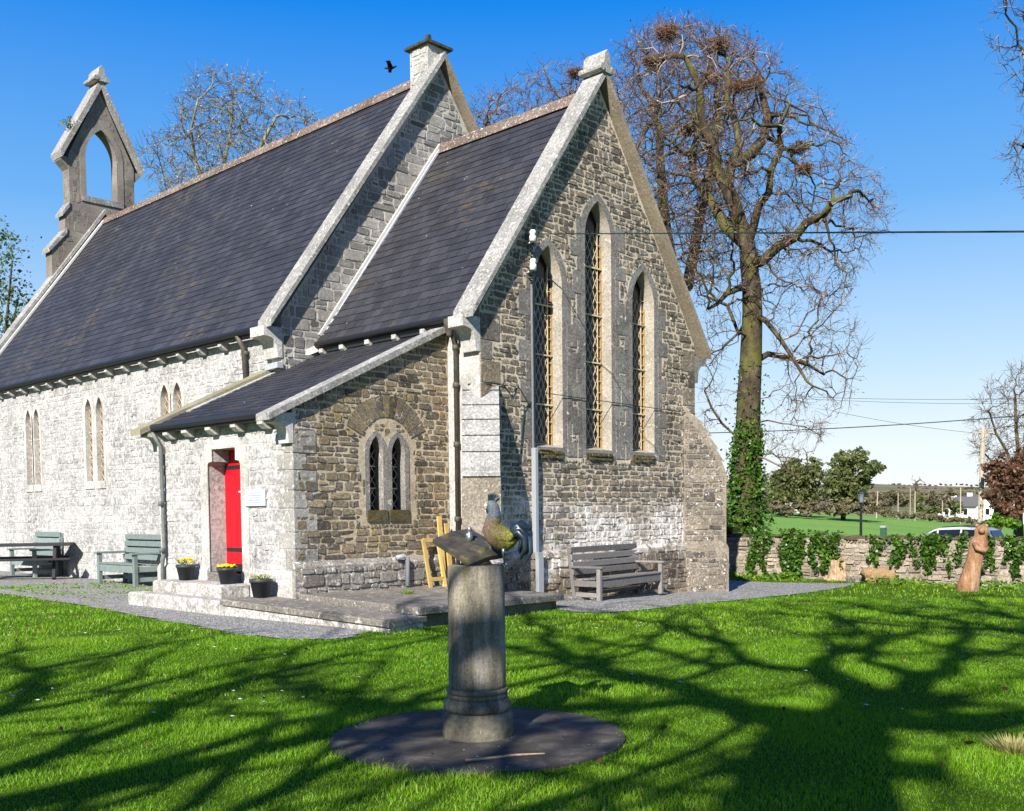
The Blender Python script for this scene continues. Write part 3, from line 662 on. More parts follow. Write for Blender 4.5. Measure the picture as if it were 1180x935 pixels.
def ridge(y0, y1, z, par):
    y = y0; b = MB()
    while y < y1-.05:
        e = min(y+.44, y1); t = rnd.random(); h = rnd.random()*.015
        b.prism([(XC-.2, z-.2), (XC-.17, z-.2), (XC, z+.0), (XC+.17, z-.2), (XC+.2, z-.2), (XC+.05, z+.07+h), (XC-.05, z+.07+h)], (0, 0, 0), EX, EZ, (0, -1, 0), -e+.006, -y, t); y = e
    return b.build('ridge_tiles', M['ridge'], par)
ridge(.36, 4.8, 10.26, rf); ridge(5.45, 22.4, 12.04, rn)
def gutter(x, y0, y1, z, name='gutter'):
    b = MB(); b.tube([(x, y0, z), (x, y1, z)], .065, 10); b.box((x+.03, y0+.01, z-.1), (x+.09, y1-.01, z+.03)); return b.build(name, M['iron'], church)
gutter(-.24, .38, 4.72, 5.22); gutter(-1.33, 5.14, 22.3, 5.5)
def corbel(x, y, z, w_=.13):
    b = MB(); b.prism([(x+.02, z), (x-.22, z), (x-.22, z-.09), (x-.13, z-.16), (x+.02, z-.17)][::-1], (0, y, 0), EX, EZ, (0, -1, 0), -w_/2, w_/2, .5); b.build('corbel', M['dressed_pale'], church)
y = 6.9
while y < 22.2: corbel(NX0, y, 5.42); y += .93
for y in (1.35, 2.2, 3.05, 3.9, 4.6): corbel(0, y, 5.14)
# lead and mortar fillets where roof and gable meet
def line_strip(name, P, Q, wx, wy, mat, up=(0, 0, 1)):
    b = MB(); b.bar(P, Q, wx, wy, up); return b.build(name, mat, church)
line_strip('flashing', (-.12, 4.77, 5.44), (3.45, 4.77, 10.32), .06, .06, M['fillet']); line_strip('flashing', (-.05, 4.72, 5.44), (3.45, 4.72, 10.26), .07, .04, M['lead'])
line_strip('flashing', (-1.15, 5.2, 5.78), (3.4, 5.2, 11.98), .12, .05, M['lead'])
line_strip('flashing', (-1.2, 22.28, 5.73), (3.4, 22.28, 12.0), .2, .06, M['fillet'])
# --- chimney on the nave gable
mb = MB(); mb.box((3.19, 4.86, 11.4), (3.81, 5.5, 12.62), .6); masonry(mb, [(-5.48, 11.5), (-4.88, 11.5), (-4.88, 12.6), (-5.48, 12.6)], [], (3.19, 0, 0), U_S, EZ, N_S, seed=4)
ch = mb.build('chimney', M['dressed_pale'], church)
mb = MB(); mb.box((3.09, 4.76, 12.62), (3.91, 5.60, 12.68)); V = [(3.09, 4.76, 12.68), (3.91, 4.76, 12.68), (3.91, 5.60, 12.68), (3.09, 5.60, 12.68), (3.4, 5.08, 12.86), (3.6, 5.08, 12.86), (3.6, 5.28, 12.86), (3.4, 5.28, 12.86)]
mb.add(V, [(0, 1, 5, 4), (1, 2, 6, 5), (2, 3, 7, 6), (3, 0, 4, 7), (4, 5, 6, 7)], .2); mb.box((3.45, 5.13, 12.86), (3.55, 5.23, 13.0)); mb.build('chimney_cap', M['bronze'], ch)
# --- bellcote on the west gable
YB0, YB1 = 22.45, 22.95; BC = 3.48
ho = lancet(BC, 1.16, 12.78, 15.2, 1.05, 8)
pts = [(1.62, 9.5), (BC+1.18, 9.5), (BC+1.18, 14.1), (BC, 16.55), (BC-1.18, 14.1), (BC-1.18, 12.42), (2.12, 12.0), (2.12, 11.5), (1.66, 10.75), (1.62, 10.72)]
mb = MB(); mb.slab([pts, ho], (0, YB0, 0), EX, EZ, (0, -1, 0), -(YB1-YB0), 0, .4); bc = mb.build('bellcote', M['bell_stone'], church)
mb = MB(); masonry(mb, [(1.75, 10), (BC+1.16, 10), (BC+1.16, 14.1), (BC, 16.4), (BC-1.16, 14.1), (BC-1.16, 12.3), (2.15, 11.8), (2.15, 11.4), (1.75, 10.7)], [grow(ho, .24)], (0, YB0, 0), EX, EZ, (0, -1, 0), ch=(.28, .4), ln=(.35, .7), gap=.012, t=(.003, .008), seed=9, split=.1)
mb.build('ashlar_facing', M['bell_stone'], bc); mb = MB(); masonry(mb, [(-22.93, 12.3), (-22.47, 12.3), (-22.47, 14.1), (-22.93, 14.1)], [], (BC-1.18, 0, 0), U_S, EZ, N_S, ch=(.3, .4), ln=(.3, .5), gap=.012, t=(.003, .008), seed=10)
mb.build('ashlar_facing', M['bell_stone'], bc)
mb = MB(); mb.slab([grow(ho, .2), ho], (0, YB0, 0), EX, EZ, (0, -1, 0), -.04, .02, .5); mb.build('arch_surround', M['bell_stone'], bc)
mb = MB(); mb.box((BC-.75, YB0-.05, 12.6), (BC+.75, YB1+.05, 12.79)); mb.build('sill', M['coping'], bc)
mb = MB(); s_ = (16.95-14.12)/1.52; v_ = .17*math.hypot(1, s_)
mb.prism([(BC-1.52, 14.12), (BC-1.46, 13.92), (BC, 16.95-v_), (BC, 16.95)][::-1], (0, 0, 0), EX, EZ, (0, -1, 0), -YB1-.14, -YB0+.16, .4)
mb.prism([(BC+1.52, 14.12), (BC+1.46, 13.92), (BC+.001, 16.95-v_), (BC+.001, 16.95)], (0, 0, 0), EX, EZ, (0, -1, 0), -YB1-.14, -YB0+.16, .4)
mb.build('coping', M['coping'], bc)
for sg in (-1, 1):
    mb = MB(); x = BC+sg*1.18; mb.prism([(x, 14.0), (x+sg*.26, 14.0), (x+sg*.26, 13.88), (x+sg*.1, 13.72), (x, 13.6)][::sg], (0, 0, 0), EX, EZ, (0, -1, 0), -YB1-.03, -YB0-.03, .5); mb.build('kneeler', M['bell_stone'], bc)
o = saddle(BC, 16.82, YB0-.22, YB1+.1, .9); o.parent = bc
mb = MB(); mb.prism([(BC-1.2, 12.46), (2.02, 12.06), (2.02, 11.94), (BC-1.2, 12.3)], (0, 0, 0), EX, EZ, (0, -1, 0), -YB1-.05, -YB0+.05, .4); mb.prism([(2.16, 11.55), (1.52, 10.76), (1.52, 10.62), (2.16, 11.36)], (0, 0, 0), EX, EZ, (0, -1, 0), -YB1-.05, -YB0+.05, .4); mb.build('weathering', M['coping'], bc)
# small plant rooted on the bellcote coping comes later
# --- porch
PX, PY0, PY1 = -3.53, .864, 5.435; sl = .465
def pz(x): return 5.17+sl*x
dz0, dz1 = .58, 2.82
door = [(-3.58, dz0), (-2.46, dz0), (-2.46, 2.52), (-2.5, 2.58), (-2.62, 2.6), (-2.62, dz1), (-3.42, dz1), (-3.42, 2.6), (-3.54, 2.58), (-3.58, 2.52)]
sw = [(-PY1, ZB), (-PY0, ZB), (-PY0, 3.4), (-PY1, 3.4)]
mb = MB(); mb.slab([sw, door], (PX, 0, 0), U_S, EZ, N_S, -.45, 0); mb.build('porch_wall', M['south_mortar'], church)
jamb = [(-3.84, dz0), (-2.22, dz0), (-2.22, 2.55), (-2.5, 2.98), (-3.56, 2.98), (-3.84, 2.55)]
mb = MB(); masonry(mb, [(-PY1+.0, .66), (-PY0, .66), (-PY0, 3.2), (-PY1, 3.2)], [jamb], (PX, 0, 0), U_S, EZ, N_S, ch=(.13, .28), ln=(.16, .5), t=(.003, .014), seed=33, jit=.018); mb.build('rubble_facing', M['south_stone'], church)
mb = MB(); mb.slab([jamb, grow(door, .0)], (PX, 0, 0), U_S, EZ, N_S, -.02, .018); mb.build('door_surround', M['dressed_pale'], church)
for a, b_ in ((-PY1-.06, -3.6), (-2.44, -PY0-.004)):
    mb = MB(); mb.prism([(.06, ZB), (.06, .6), (.0, .68), (-.1, .68), (-.1, ZB)][::-1], (PX, 0, 0), N_S, EZ, U_S, a, b_)
    mb.build('plinth', M['dressed_pale'], church)
dm = MB(); dx = PX+.34
n = 6
for i in range(n):
    a = 2.44+i*(1.16/n); dm.box((dx, a+.004, dz0), (dx+.05, a+1.16/n-.004, dz1+.02), .5)
dm.box((dx+.03, 2.4, dz0-.02), (dx+.08, 3.64, dz1+.04), .3)
dr = dm.build('door', M['red'], church)
for z in (2.5, .98):
    mb = MB(); mb.box((dx-.012, 2.5, z-.035), (dx+.002, 3.55, z+.035), .5); mb.build('strap_hinge', M['iron'], dr)
mb = MB(); mb.box((dx-.014, 2.46, dz0), (dx+.002, 3.56, dz0+.14)); mb.build('foot_strip', M['iron'], dr)  # dark strip across the foot of the door
mb = MB(); mb.box((dx-.01, 2.75, 2.03), (dx+.001, 3.1, 2.06)); mb.box((dx-.01, 2.95, 1.97), (dx+.001, 3.02, 2.03)); mb.build('latch', M['white_paint'], dr)
mb = MB(); mb.box((PX-.05, 2.47, dz0-.3), (PX+.5, 3.57, dz0)); mb.build('threshold', M['dressed'], church)
# porch east and west walls
EHp = [lancet(-1.78, .31, 1.68, 3.0), lancet(-1.27, .31, 1.68, 3.0)]
pe = [(PX+.45, ZB), (-.02, ZB), (-.02, pz(-.02)-.06), (PX+.45, pz(PX+.45)-.06)]
mb = MB(); mb.slab([pe]+[grow(h, .02) for h in EHp], (0, PY0, 0), EX, EZ, (0, -1, 0), -.45, 0)
mb.build('porch_gable_wall', M['porch_mortar'], church)
mb = MB(); mb.slab([[(PX+.45, ZB), (NX0, ZB), (NX0, pz(NX0)-.06), (PX+.45, pz(PX+.45)-.06)]], (0, PY1, 0), EX, EZ, (0, -1, 0), 0, .45); mb.build('porch_gable_wall', M['south_mortar'], church)
mb = MB(); mb.slab([[(PX+.02, 3.3), (PX+.5, 3.3), (PX+.5, pz(PX+.5)-.07), (PX+.02, pz(PX+.02)-.07)]], (0, PY0+.02, 0), EX, EZ, (0, -1, 0), -.4, 0); mb.build('wall_top', M['porch_mortar'], church)
for yq in (PY0, PY1):
    zq = .7; i = 0
    while zq < 3.0:
        hq = [.34, .28, .4, .3][i % 4]; a_, b_ = ([.46, .26] if i % 2 else [.26, .46])
        sgq = 1 if yq == PY0 else -1; y0q, y1q = sorted((yq-.014*sgq, yq+a_*sgq))
        if yq == PY0:
            mb = MB(); mb.box((PX-.014, y0q, zq+.006), (PX+b_, y1q, zq+hq-.006), None, None, .01); mb.build('quoin', M['dressed_pale'] if False else M['quoin'], church)
        zq += hq; i += 1
ac = (-1.525, 2.75); ring = []
def arc(r, a0, a1, n=14): return [(ac[0]+r*math.cos(a0+(a1-a0)*i/n), ac[1]+r*.98*math.sin(a0+(a1-a0)*i/n)) for i in range(n+1)]
ringp = arc(1.0, .42, math.pi-.42)+arc(.60, math.pi-.42, .42)
wfr = [(-2.13, 1.5), (-.92, 1.5), (-.92, 2.9), (-1.2, 3.27), (-1.85, 3.27), (-2.13, 2.9)]
mb = MB(); masonry(mb, [(PX+.02, .83), (-.02, .83), (-.02, pz(-.02)-.1), (PX+.02, pz(PX)-.1)], [ringp, wfr], (0, PY0, 0), EX, EZ, (0, -1, 0), ch=(.08, .19), ln=(.11, .38), gap=.022, seed=51, jit=.014)
nv = 13
for i in range(nv):
    a0 = .42+(math.pi-.84)*i/nv; a1 = .42+(math.pi-.84)*(i+1)/nv; g = .012
    mb.prism([(ac[0]+r*math.cos(a), ac[1]+r*.98*math.sin(a)) for r, a in ((.61, a0+g), (.99+rnd.random()*.04, a0+g), (.99+rnd.random()*.04, a1-g), (.61, a1-g))], (0, PY0, 0), EX, EZ, (0, -1, 0), -.01, .012+rnd.random()*.01)
masonry(mb, [(-2.13, 1.5), (-.92, 1.5), (-.92, 2.9), (-1.2, 3.27), (-1.85, 3.27), (-2.13, 2.9)], [grow(h, .1) for h in EHp], (0, PY0, 0), EX, EZ, (0, -1, 0), ch=(.25, .45), ln=(.2, .3), gap=.012, t=(.004, .008), seed=52, split=0, jit=.004)
mb.build('rubble_facing', M['porch_stone'], church)
for h in EHp: small_window(h, (0, PY0, 0), EX, (0, -1, 0), M['dressed'], .24, bw=.1)
mb = MB(); mb.box((PX-.066, PY0-.1, ZB), (0, PY0-.004, .74)); mb.prism([(-.1, .74), (.0, .74), (.0, .84)], (PX-.066, PY0, 0), EY, EZ, EX, 0, -PX+.06)
masonry(mb, [(PX, .0), (-.05, .0), (-.05, .72), (PX, .72)], [], (0, PY0-.1, 0), EX, EZ, (0, -1, 0), ch=(.14, .26), ln=(.15, .5), t=(.005, .03), seed=53, jit=.02); mb.build('plinth', M['plinth_stone'], church)
# porch roof
xe, ze = PX-.2, pz(PX-.2)-.09; S = math.hypot(-xe, -ze+pz(0)-.09); up = np.array([-xe/S, 0, (pz(0)-.09-ze)/S])
mb = MB(); slate_plane(mb, (xe, PY0+.2, ze), EY, up, PY1-PY0-.4, S, row=.2, wd=.28, seed=61)
mb.prism([(xe, ze-.06), (0, pz(0)-.15), (0, pz(0)-.1), (xe, ze-.01)], (0, 0, 0), EX, EZ, (0, -1, 0), -PY1+.1, -PY0-.1); mb.build('porch_roof', M['slate'], church)
for (y0, y1, xt, mt) in ((PY0-.12, PY0+.27, -.02, 'coping'), (PY1-.3, PY1+.1, NX0-.01, 'mossy_coping')):
    b = MB(); xl = PX-.52; b.prism([(xl, pz(xl)-.02), (xl, pz(xl)-.13), (xt, pz(xt)-.1), (xt, pz(xt)+.02)][::-1], (0, 0, 0), EX, EZ, (0, -1, 0), -y1, -y0, .5); b.build('coping', M[mt], church)
gutter(xe-.06, PY0+.22, PY1-.2, ze-.04)
kneeler(PX, PY0-.02, PY0+.28, 3.3, s=.8); kneeler(PX, PY1-.28, PY1+.02, 3.3, s=.8)
for y in (1.5, 2.35, 3.2, 4.05, 4.75): corbel(PX, y, 3.24, .17)
line_strip('flashing', (-.06, PY0+.3, 5.12), (-.06, NY0-.1, 5.12), .12, .1, M['lead']); line_strip('flashing', (NX0-.05, NY0+.3, 4.72), (-.1, NY0-.06, 5.2), .12, .14, M['fillet'], (0, 1, 0)); line_strip('flashing', (NX0-.08, NY0-.05, 4.72), (NX0-.08, PY1-.2, 4.70), .14, .12, M['lead'])
# white south strip of the chancel between porch and corner
mb = MB(); mb.box((-.012, .004, .86), (.1, PY0, 5.15)); mb.build('corner_pilaster', M['dressed_pale'], church)
# downpipes
def pipe(name, pts, r, mat, collars=()):
    b = MB(); b.tube(pts, r, 10)
    for z in collars: b.lathe([(r*1.0, -.05), (r*1.45, -.045), (r*1.45, .045), (r*1.0, .05)], (pts[-1][0], pts[-1][1], z), 10)
    return b.build(name, mat, church, True)
pipe('downpipe', [(-.26, .55, 5.2), (-.25, .55, 5.0), (-.1, .55, 4.78), (-.1, .55, .25)], .042, M['pipe'], (4.7, 4.0, 2.9, 1.5))
mb = MB(); mb.lathe([(.05, -.2), (.1, -.02), (.11, .1)], (-.25, .55, 5.1), 10); mb.build('hopper', M['pipe'], church)
pipe('downpipe', [(-1.33, 6.07, 5.46), (-1.18, 6.07, 5.2), (-1.13, 6.07, 4.3)], .055, M['pipe'], (5.1,))
pipe('downpipe', [(xe-.06, 5.15, 3.2), (PX-.1, 5.15, 2.95), (PX-.08, 5.15, .95), (PX-.13, 5.15, .7), (PX-.13, 5.15, .0)], .038, M['pipe_green'], (1.85, .95))
mb = MB(); mb.tube([(1.36, -.05, 6.45), (1.37, -.05, 2.86)], .025, 8); mb.build('conduit', M['conduit_dark'], church)
mb = MB(); mb.box((1.345, -.12, .82), (1.44, -.012, 2.86), .5, None, .01); mb.prism([(1.33, .84), (1.46, .84), (1.49, .7), (1.49, -.1), (1.35, -.1), (1.35, .7)][::-1], (0, -.1, 0), EX, EZ, (0, -1, 0), 0, .09); mb.build('conduit_cover', M['conduit'], church)
for z in (6.86, 6.32):
    mb = MB(); mb.lathe([(.03, -.1), (.065, -.09), (.07, 0), (.05, .05), (.07, .07), (.05, .12), (.02, .13)], (1.29, -.16, z), 12); mb.tube([(1.29, -.16, z-.09), (1.29, .02, z-.12)], .018, 6); mb.build('insulator', M['porcelain'], church, True)
mb = MB(); pp = []
for i in range(40):
    t = i/39; pp.append((1.30+.07*math.sin(i*1.7), -.06-.07*abs(math.cos(i*.9)), 6.95-t*.95))
mb.tube(pp, .02, 5); mb.tube([(1.36, -.03, 3.6), (1.1, -.03, 3.9), (.95, -.03, 4.05), (.8, -.03, 3.82), (.6, -.03, 4.0), (.1, -.03, 4.02), (-.03, .3, 4.0)], .011, 5); mb.tube([(1.36, -.03, 3.75), (1.15, -.03, 3.6), (1.08, -.03, 3.1), (.98, -.03, 2.5)], .011, 5)
mb.tube([(1.40, -.04, 3.95), (7.0, -.04, 3.85)], .008, 5); mb.build('cable', M['wire'], church)
mb = MB(); mb.tube([(-1.45, PY0-.13, .82), (-1.3, PY0-.16, .85), (-1.22, PY0-.16, .8), (-1.22, PY0-.16, .3)], .045, 8); mb.build('waste_pipe', M['conduit'], church, True)
# steps
def slabbox(name, a, b, mat, parent=None, seed=0, bev=.03):
    m_ = MB(); m_.box(a, b, .5, None, bev); return m_.build(name, mat, parent)
slabbox('step', (PX-.66, 2.15, -.3), (PX-.062, 4.55, .42), M['step'], church); slabbox('step', (PX-1.0, 1.5, -.4), (PX-.67, 4.85, .21), M['step'], church)

# ------------------------------------------------------------------ boundary wall
WX = 13.3
def onX(x, u, v): r = ray(u, v); return CAM+r*((x-CAM[0])/r[0])
wt = float(onX(WX, 1000, 620)[2])
bw = empty('boundary_wall', (WX+.22, -6, -.36), label='low rubble boundary wall with a mossy top running behind the stumps', cat='wall')
OX = np.array([WX+.22, -6, -.36])
mb = MB(); y = -26.
while y < 12: mb.box((-.2, y+6, -.5), (.22, y+6+1.0, wt+.36-.05+.04*rnd.random()), .5); y += 1.0
mb.build('wall_core', M['boundary_mortar'], bw)
mb = MB(); masonry(mb, [(-12, -.4), (26, -.4), (26, wt-.06), (-12, wt-.06)], [], (-.2, 6, .36), U_S, EZ, N_S, ch=(.08, .2), ln=(.12, .42), gap=.03, t=(.01, .06), seed=71, jit=.03); mb.build('rubble_facing', M['boundary_stone'], bw)
mb = MB(); y = -26.
while y < 12:
    l = rnd.uniform(.2, .45); mb.blob((rnd.uniform(-.05, .03), y+6+l/2, wt+.36-.02+rnd.uniform(-.03, .03)), l*.7, 9, 7, .3, None, (.75, 1, .34)); y += l*.85
mb.build('mossy_top', m_stone('mossy_wall_top', [(.1, .075, .045), (.17, .13, .075)], (.34, .3, .22), .68, .56, (.08, .09, .02), fine=.5), bw)
slabbox('kerb', (9.6, 0, 0), (9.61, .01, .01), M['slab']) if False else None
mb = MB(); P0 = G(862, 659); P1 = G(990, 671)
for i in range(22):
    a = P0+(P1-P0)*i/22; b_ = P0+(P1-P0)*(i+.96)/22; j = rnd.uniform(-.05, .05)
    mb.bar((a[0]+j, a[1], gz(a[0], a[1])+.04), (b_[0]+j, b_[1], gz(b_[0], b_[1])+.04), .16, rnd.uniform(.12, .2), (0, 0, 1), None, .03)
tag(mb.build('edging', M['slab']), 'line of rough edging stones along the gravel below the boundary wall', 'kerb')

# ------------------------------------------------------------------ slabs and things by the porch
def onz(z, u, v): r = ray(u, v); return CAM+r*((z-CAM[2])/r[2])
sl1 = empty('stone_slab', (-2.4, -.2, -.1), label='broad weathered stone slab in the corner beside the porch', cat='slab')
sl2 = empty('stone_slab', (-3.9, .3, -.1), label='long low stone slab in front of the porch, ending beside the lawn', cat='slab')
def poly_slab(parent, P, dz, th, mat, name, inset=0):
    o = parent.location; b = MB(); n = len(P); P = np.array(P, float); c = P.mean(0); P[:, :2] -= np.sign(P[:, :2]-c[:2])*inset; P = P-np.array(o)+np.array([0, 0, dz]); Q = P-np.array([0, 0, .02]); top = P.copy(); top[:, :2] -= np.sign(P[:, :2]-P.mean(0)[:2])*.012
    V = list(Q-np.array([0, 0, th]))+list(Q)+list(top); F = [tuple(range(n-1, -1, -1)), tuple(range(2*n, 3*n))]
    for r in range(2):
        for i in range(n): F.append((r*n+i, r*n+(i+1) % n, (r+1)*n+(i+1) % n, (r+1)*n+i))
    b.add(V, F, .5); return b.build(name, mat, parent)
pA, pB, pC = onz(.29, 342, 685), onz(.25, 475, 701), onz(.15, 650, 684.5)
UPS = [(-.1, PY0-.11, .26), (PX-.02, PY0-.11, .30), (PX-.02, pB[1], .25), (pC[0], pC[1], .15), (pC[0]+.1, -.32, .15), (-.45, -.32, .2)]
poly_slab(sl1, UPS, 0, .09, M['slab'], 'slab_top'); poly_slab(sl1, UPS, -.11, .5, M['pillar_base'], 'slab_base', .1)
qA, qB, qC = onz(.24, 276, 693), onz(.13, 448, 716), onz(.12, 492, 709)
LOS = [(PX-.04, 1.58, .24), (qA[0], 1.58, .24), (qB[0], qB[1], .13), (qC[0], qC[1], .12), (PX-.04, pB[1]+.1, .14)]
poly_slab(sl2, LOS, 0, .07, M['slab'], 'slab_top'); poly_slab(sl2, LOS, -.09, .4, M['step'], 'slab_base', .04)
ysl = pB[1]; xs_ = qB[0]; ye = qB[1]; lo = [qA, qB, qC]; D_ = pC
p = G(640, 692); sl3 = empty('stone_slab', (p[0], p[1], -.12), label='small dark stone slab lying in the grass beside the grey bench', cat='slab')
poly_slab(sl3, [(p[0]-.8, p[1]-.3, -.04), (p[0]-.6, p[1]+.4, -.04), (p[0]+.9, p[1]+.25, -.05), (p[0]+.7, p[1]-.45, -.05)][::-1], 0, .2, M['slab'], 'slab_top')

def pot(loc, r, h, label, kind, tilt=0):
    t = empty('flower_pot', loc, rnd.random()*6, label=label, cat='flower pot', group='flower pots on the porch steps')
    b = MB(); b.lathe([(r*.72, 0), (r*.98, h*.82), (r*1.06, h*.82), (r*1.08, h), (r*1.0, h), (r*.96, h*.9)], n=28); b.build('pot', M['plastic'], t, True)
    b = MB(); b.lathe([(r*.97, h*.86), (r*.5, h*.9), (.01, h*.92)], n=20); b.build('soil', M['soil'], t)
    lf = MB(); fl = MB()
    for i in range(150):
        a = rnd.random()*6.28; q = r*math.sqrt(rnd.random()); x, y = q*math.cos(a), q*math.sin(a); hh = h*.9+rnd.random()*r*.45*kind[0]
        s = rnd.uniform(.012, .03); d = Vector((math.cos(a)*.5, math.sin(a)*.5, rnd.random())).normalized(); sd = Vector((-math.sin(a), math.cos(a), 0))
        P = Vector((x, y, hh)); lf.add([P-sd*s*.5, P+sd*s*.5, P+d*s*2+sd*s*.2, P+d*s*2-sd*s*.2], [(0, 1, 2, 3)])
    lf.build('leaves', M[kind[2]], t)
    for i in range(kind[1]):
        a = rnd.random()*6.28; q = r*.95*math.sqrt(rnd.random()); P = (q*math.cos(a), q*math.sin(a), h*.95+r*.5*kind[0]*(1-q/r*.5)+rnd.random()*.03)
        fl.blob(P, rnd.uniform(.014, .026), 6, 4, .2, None, (1, 1, .6))
    if kind[1]: fl.build('flowers', M['flower'], t)
    return t
def onz(z, u, v): r = ray(u, v); return CAM+r*((z-CAM[2])/r[2])
pot((PX-.28, 3.98, .425), .17, .28, 'dark plastic pot of tall yellow flowers left of the red door', (1.6, 60, 'leaf_small'))
pot((PX-.36, 2.4, .425), .17, .28, 'dark plastic pot topped with orange yellow flowers in front of the red door', (.6, 110, 'leaf_small'))
pot((PX-.34, 1.38, .245), .18, .3, 'dark plastic pot of green leaves without blooms below the white wall plaque', (1.0, 0, 'leaf_dry'))
for x in ():
    pass
pl = empty('plaque', (PX-.02, 1.97, 1.91), label='small white square wall plaque beside the red door', cat='plaque')
b = MB(); b.box((-.03, -.31, -.14), (-.0, .31, .15), .5, None, .006); b.build('plate', M['sign'], pl)
b = MB()
for i, l in enumerate((.36, .44, .3, .4, .24)):
    z = .09-i*.042; x = -l/2
    while x < l/2: ww = rnd.uniform(.02, .06); b.box((-.0325, x, z-.006), (-.0302, min(x+ww, l/2), z+.006), .5); x += ww+.018
b.build('engraved_lines', M['sign_ink'], pl)
# pine boards and frame leaning on the porch wall
fr = empty('timber_frame', (-.62, .62, .22), 0, label='small yellow timber frame leaning against the porch wall', cat='frame')
for a, b_ in (((-.2, -.1, 0), (-.2, .1, .92)), ((.16, -.1, 0), (.16, .1, .92)), ((-.2, .1, .9), (.16, .1, .9)), ((-.2, -.06, .18), (.16, -.06, .18))):
    b = MB(); b.bar(a, b_, .07, .035, (0, 1, 0)); b.build('rail', M['yellow_wood'], fr)
for i, (x, hgt, lab) in enumerate(((-.42, 1.34, 'tall pine board leaning beside the downpipe, left of a shorter one'), (-.24, 1.2, 'shorter pine board leaning against the wall close to the downpipe'))):
    b = MB(); b.bar((0, 0, 0), (0.02, .16, hgt), .1, .03, (0, 1, 0)); o = b.build('board', M['yellow_wood']); o.location = (x, .58, .22); tag(o, lab, 'board', 'pine boards by the downpipe')

# ------------------------------------------------------------------ benches and table
def bench(mat, L, label, loc, rz, slats=4, group=None, H=1.04):
    t = empty('garden_bench', loc, rz, label=label, cat='bench', group=group); h = L/2; D = .62
    def part(name, *boxes):
        b = MB()
        for q in boxes: b.bar(*q)
        return b.build(name, mat, t)
    for sx in (-1, 1):
        x = sx*(h-.05)
        part('leg', ((x, -D/2, 0), (x, -D/2, .66), .09, .09, (0, 1, 0), None, .008))
        part('leg', ((x, D/2-.06, 0), (x, D/2+.07, H), .09, .08, (0, 1, 0), None, .008))
        part('armrest', ((x, -D/2-.1, .685), (x, D/2+.02, .685), .13, .045, (0, 0, 1), None, .008))
        part('side_rail', ((x, -D/2+.05, .36), (x, D/2-.04, .36), .05, .12, (0, 0, 1), None, .006), ((x, -D/2+.05, .14), (x, D/2-.04, .14), .04, .09, (0, 0, 1), None, .006))
    part('front_apron', ((-h+.09, -D/2+.0, .36), (h-.09, -D/2+.0, .36), .05, .15, (0, 0, 1), None, .006))
    part('stretcher', ((-h+.09, D/2-.1, .14), (h-.09, D/2-.1, .14), .04, .1, (0, 0, 1), None, .006))
    b = MB()
    for i in range(4): b.bar((-h+.05, -D/2+.02+i*.145, .46-i*.008), (h-.05, -D/2+.02+i*.145, .46-i*.008), .125, .035, (0, 0, 1), None, .006)
    b.build('seat', mat, t)
    b = MB()
    for i in range(slats):
        z = .58+i*(H-.62)/(slats-1); y = D/2-.11+.13*z/H; b.bar((-h+.0, y, z), (h-.0, y, z), .035, (H-.62)/(slats-1)-.03, (0, 0, 1), None, .006)
    b.build('backrest', mat, t); return t
fl, fr_ = G(690, 693.5), G(762, 687); mid = (fl+fr_)/2; dv = fr_-fl; L = float(np.hypot(dv[0], dv[1]))+.05; ang = math.atan2(dv[1], dv[0])
nrm = np.array([-math.sin(ang), math.cos(ang)])
bench(M['grey_wood'], L, 'weathered grey timber bench under the three tall lancet windows', (mid[0]+nrm[0]*.31, mid[1]+nrm[1]*.31, mid[2]+.012), ang, H=1.06)
p = onX(-1.6, 147, 645); b2 = bench(M['green_wood'], 1.75, 'sage green timber bench beside the porch downpipe', (-1.52, p[1], gz(-1.5, p[1])+.012), -math.pi/2, 4, 'sage green benches along the nave wall', H=1.06); b2.scale = (1.15,)*3
p = onX(-1.6, 38, 655); b1 = bench(M['green_wood'], 1.55, 'sage green timber bench half hidden behind the dark picnic table', (-1.52, p[1], gz(-1.5, p[1])+.012), -math.pi/2, 4, 'sage green benches along the nave wall', H=1.1); b1.scale = (1.12,)*3
p = G(35, 667)
pt = empty('picnic_table', (p[0]-.3, p[1], p[2]+.012), math.atan2(-.5, .87), label='dark timber picnic table on the gravel by the nave wall', cat='picnic table')
b = MB()
for i in range(5): b.bar((-1.15, -.32+i*.16, .76), (1.15, -.32+i*.16, .76), .145, .06, (0, 0, 1), None, .006)
b.build('tabletop', M['dark_wood'], pt); pt.scale = (1.22,)*3
for sy in (-1, 1):
    b = MB()
    for j in (0, 1): b.bar((-1.15, sy*(.62+j*.15), .45), (1.15, sy*(.62+j*.15), .45), .135, .045, (0, 0, 1), None, .006)
    b.build('seat', M['dark_wood'], pt)
    for sx in (-1, 1): b = MB(); b.bar((sx*.8, sy*.62, 0), (sx*.8, sy*.22, .74), .07, .15, (0, 1, 0), None, .006); b.build('leg', M['dark_wood'], pt)
for sx in (-1, 1):
    b = MB(); b.bar((sx*.75, -.76, .4), (sx*.75, .76, .4), .05, .1, (0, 0, 1)); b.build('crossbar', M['dark_wood'], pt)

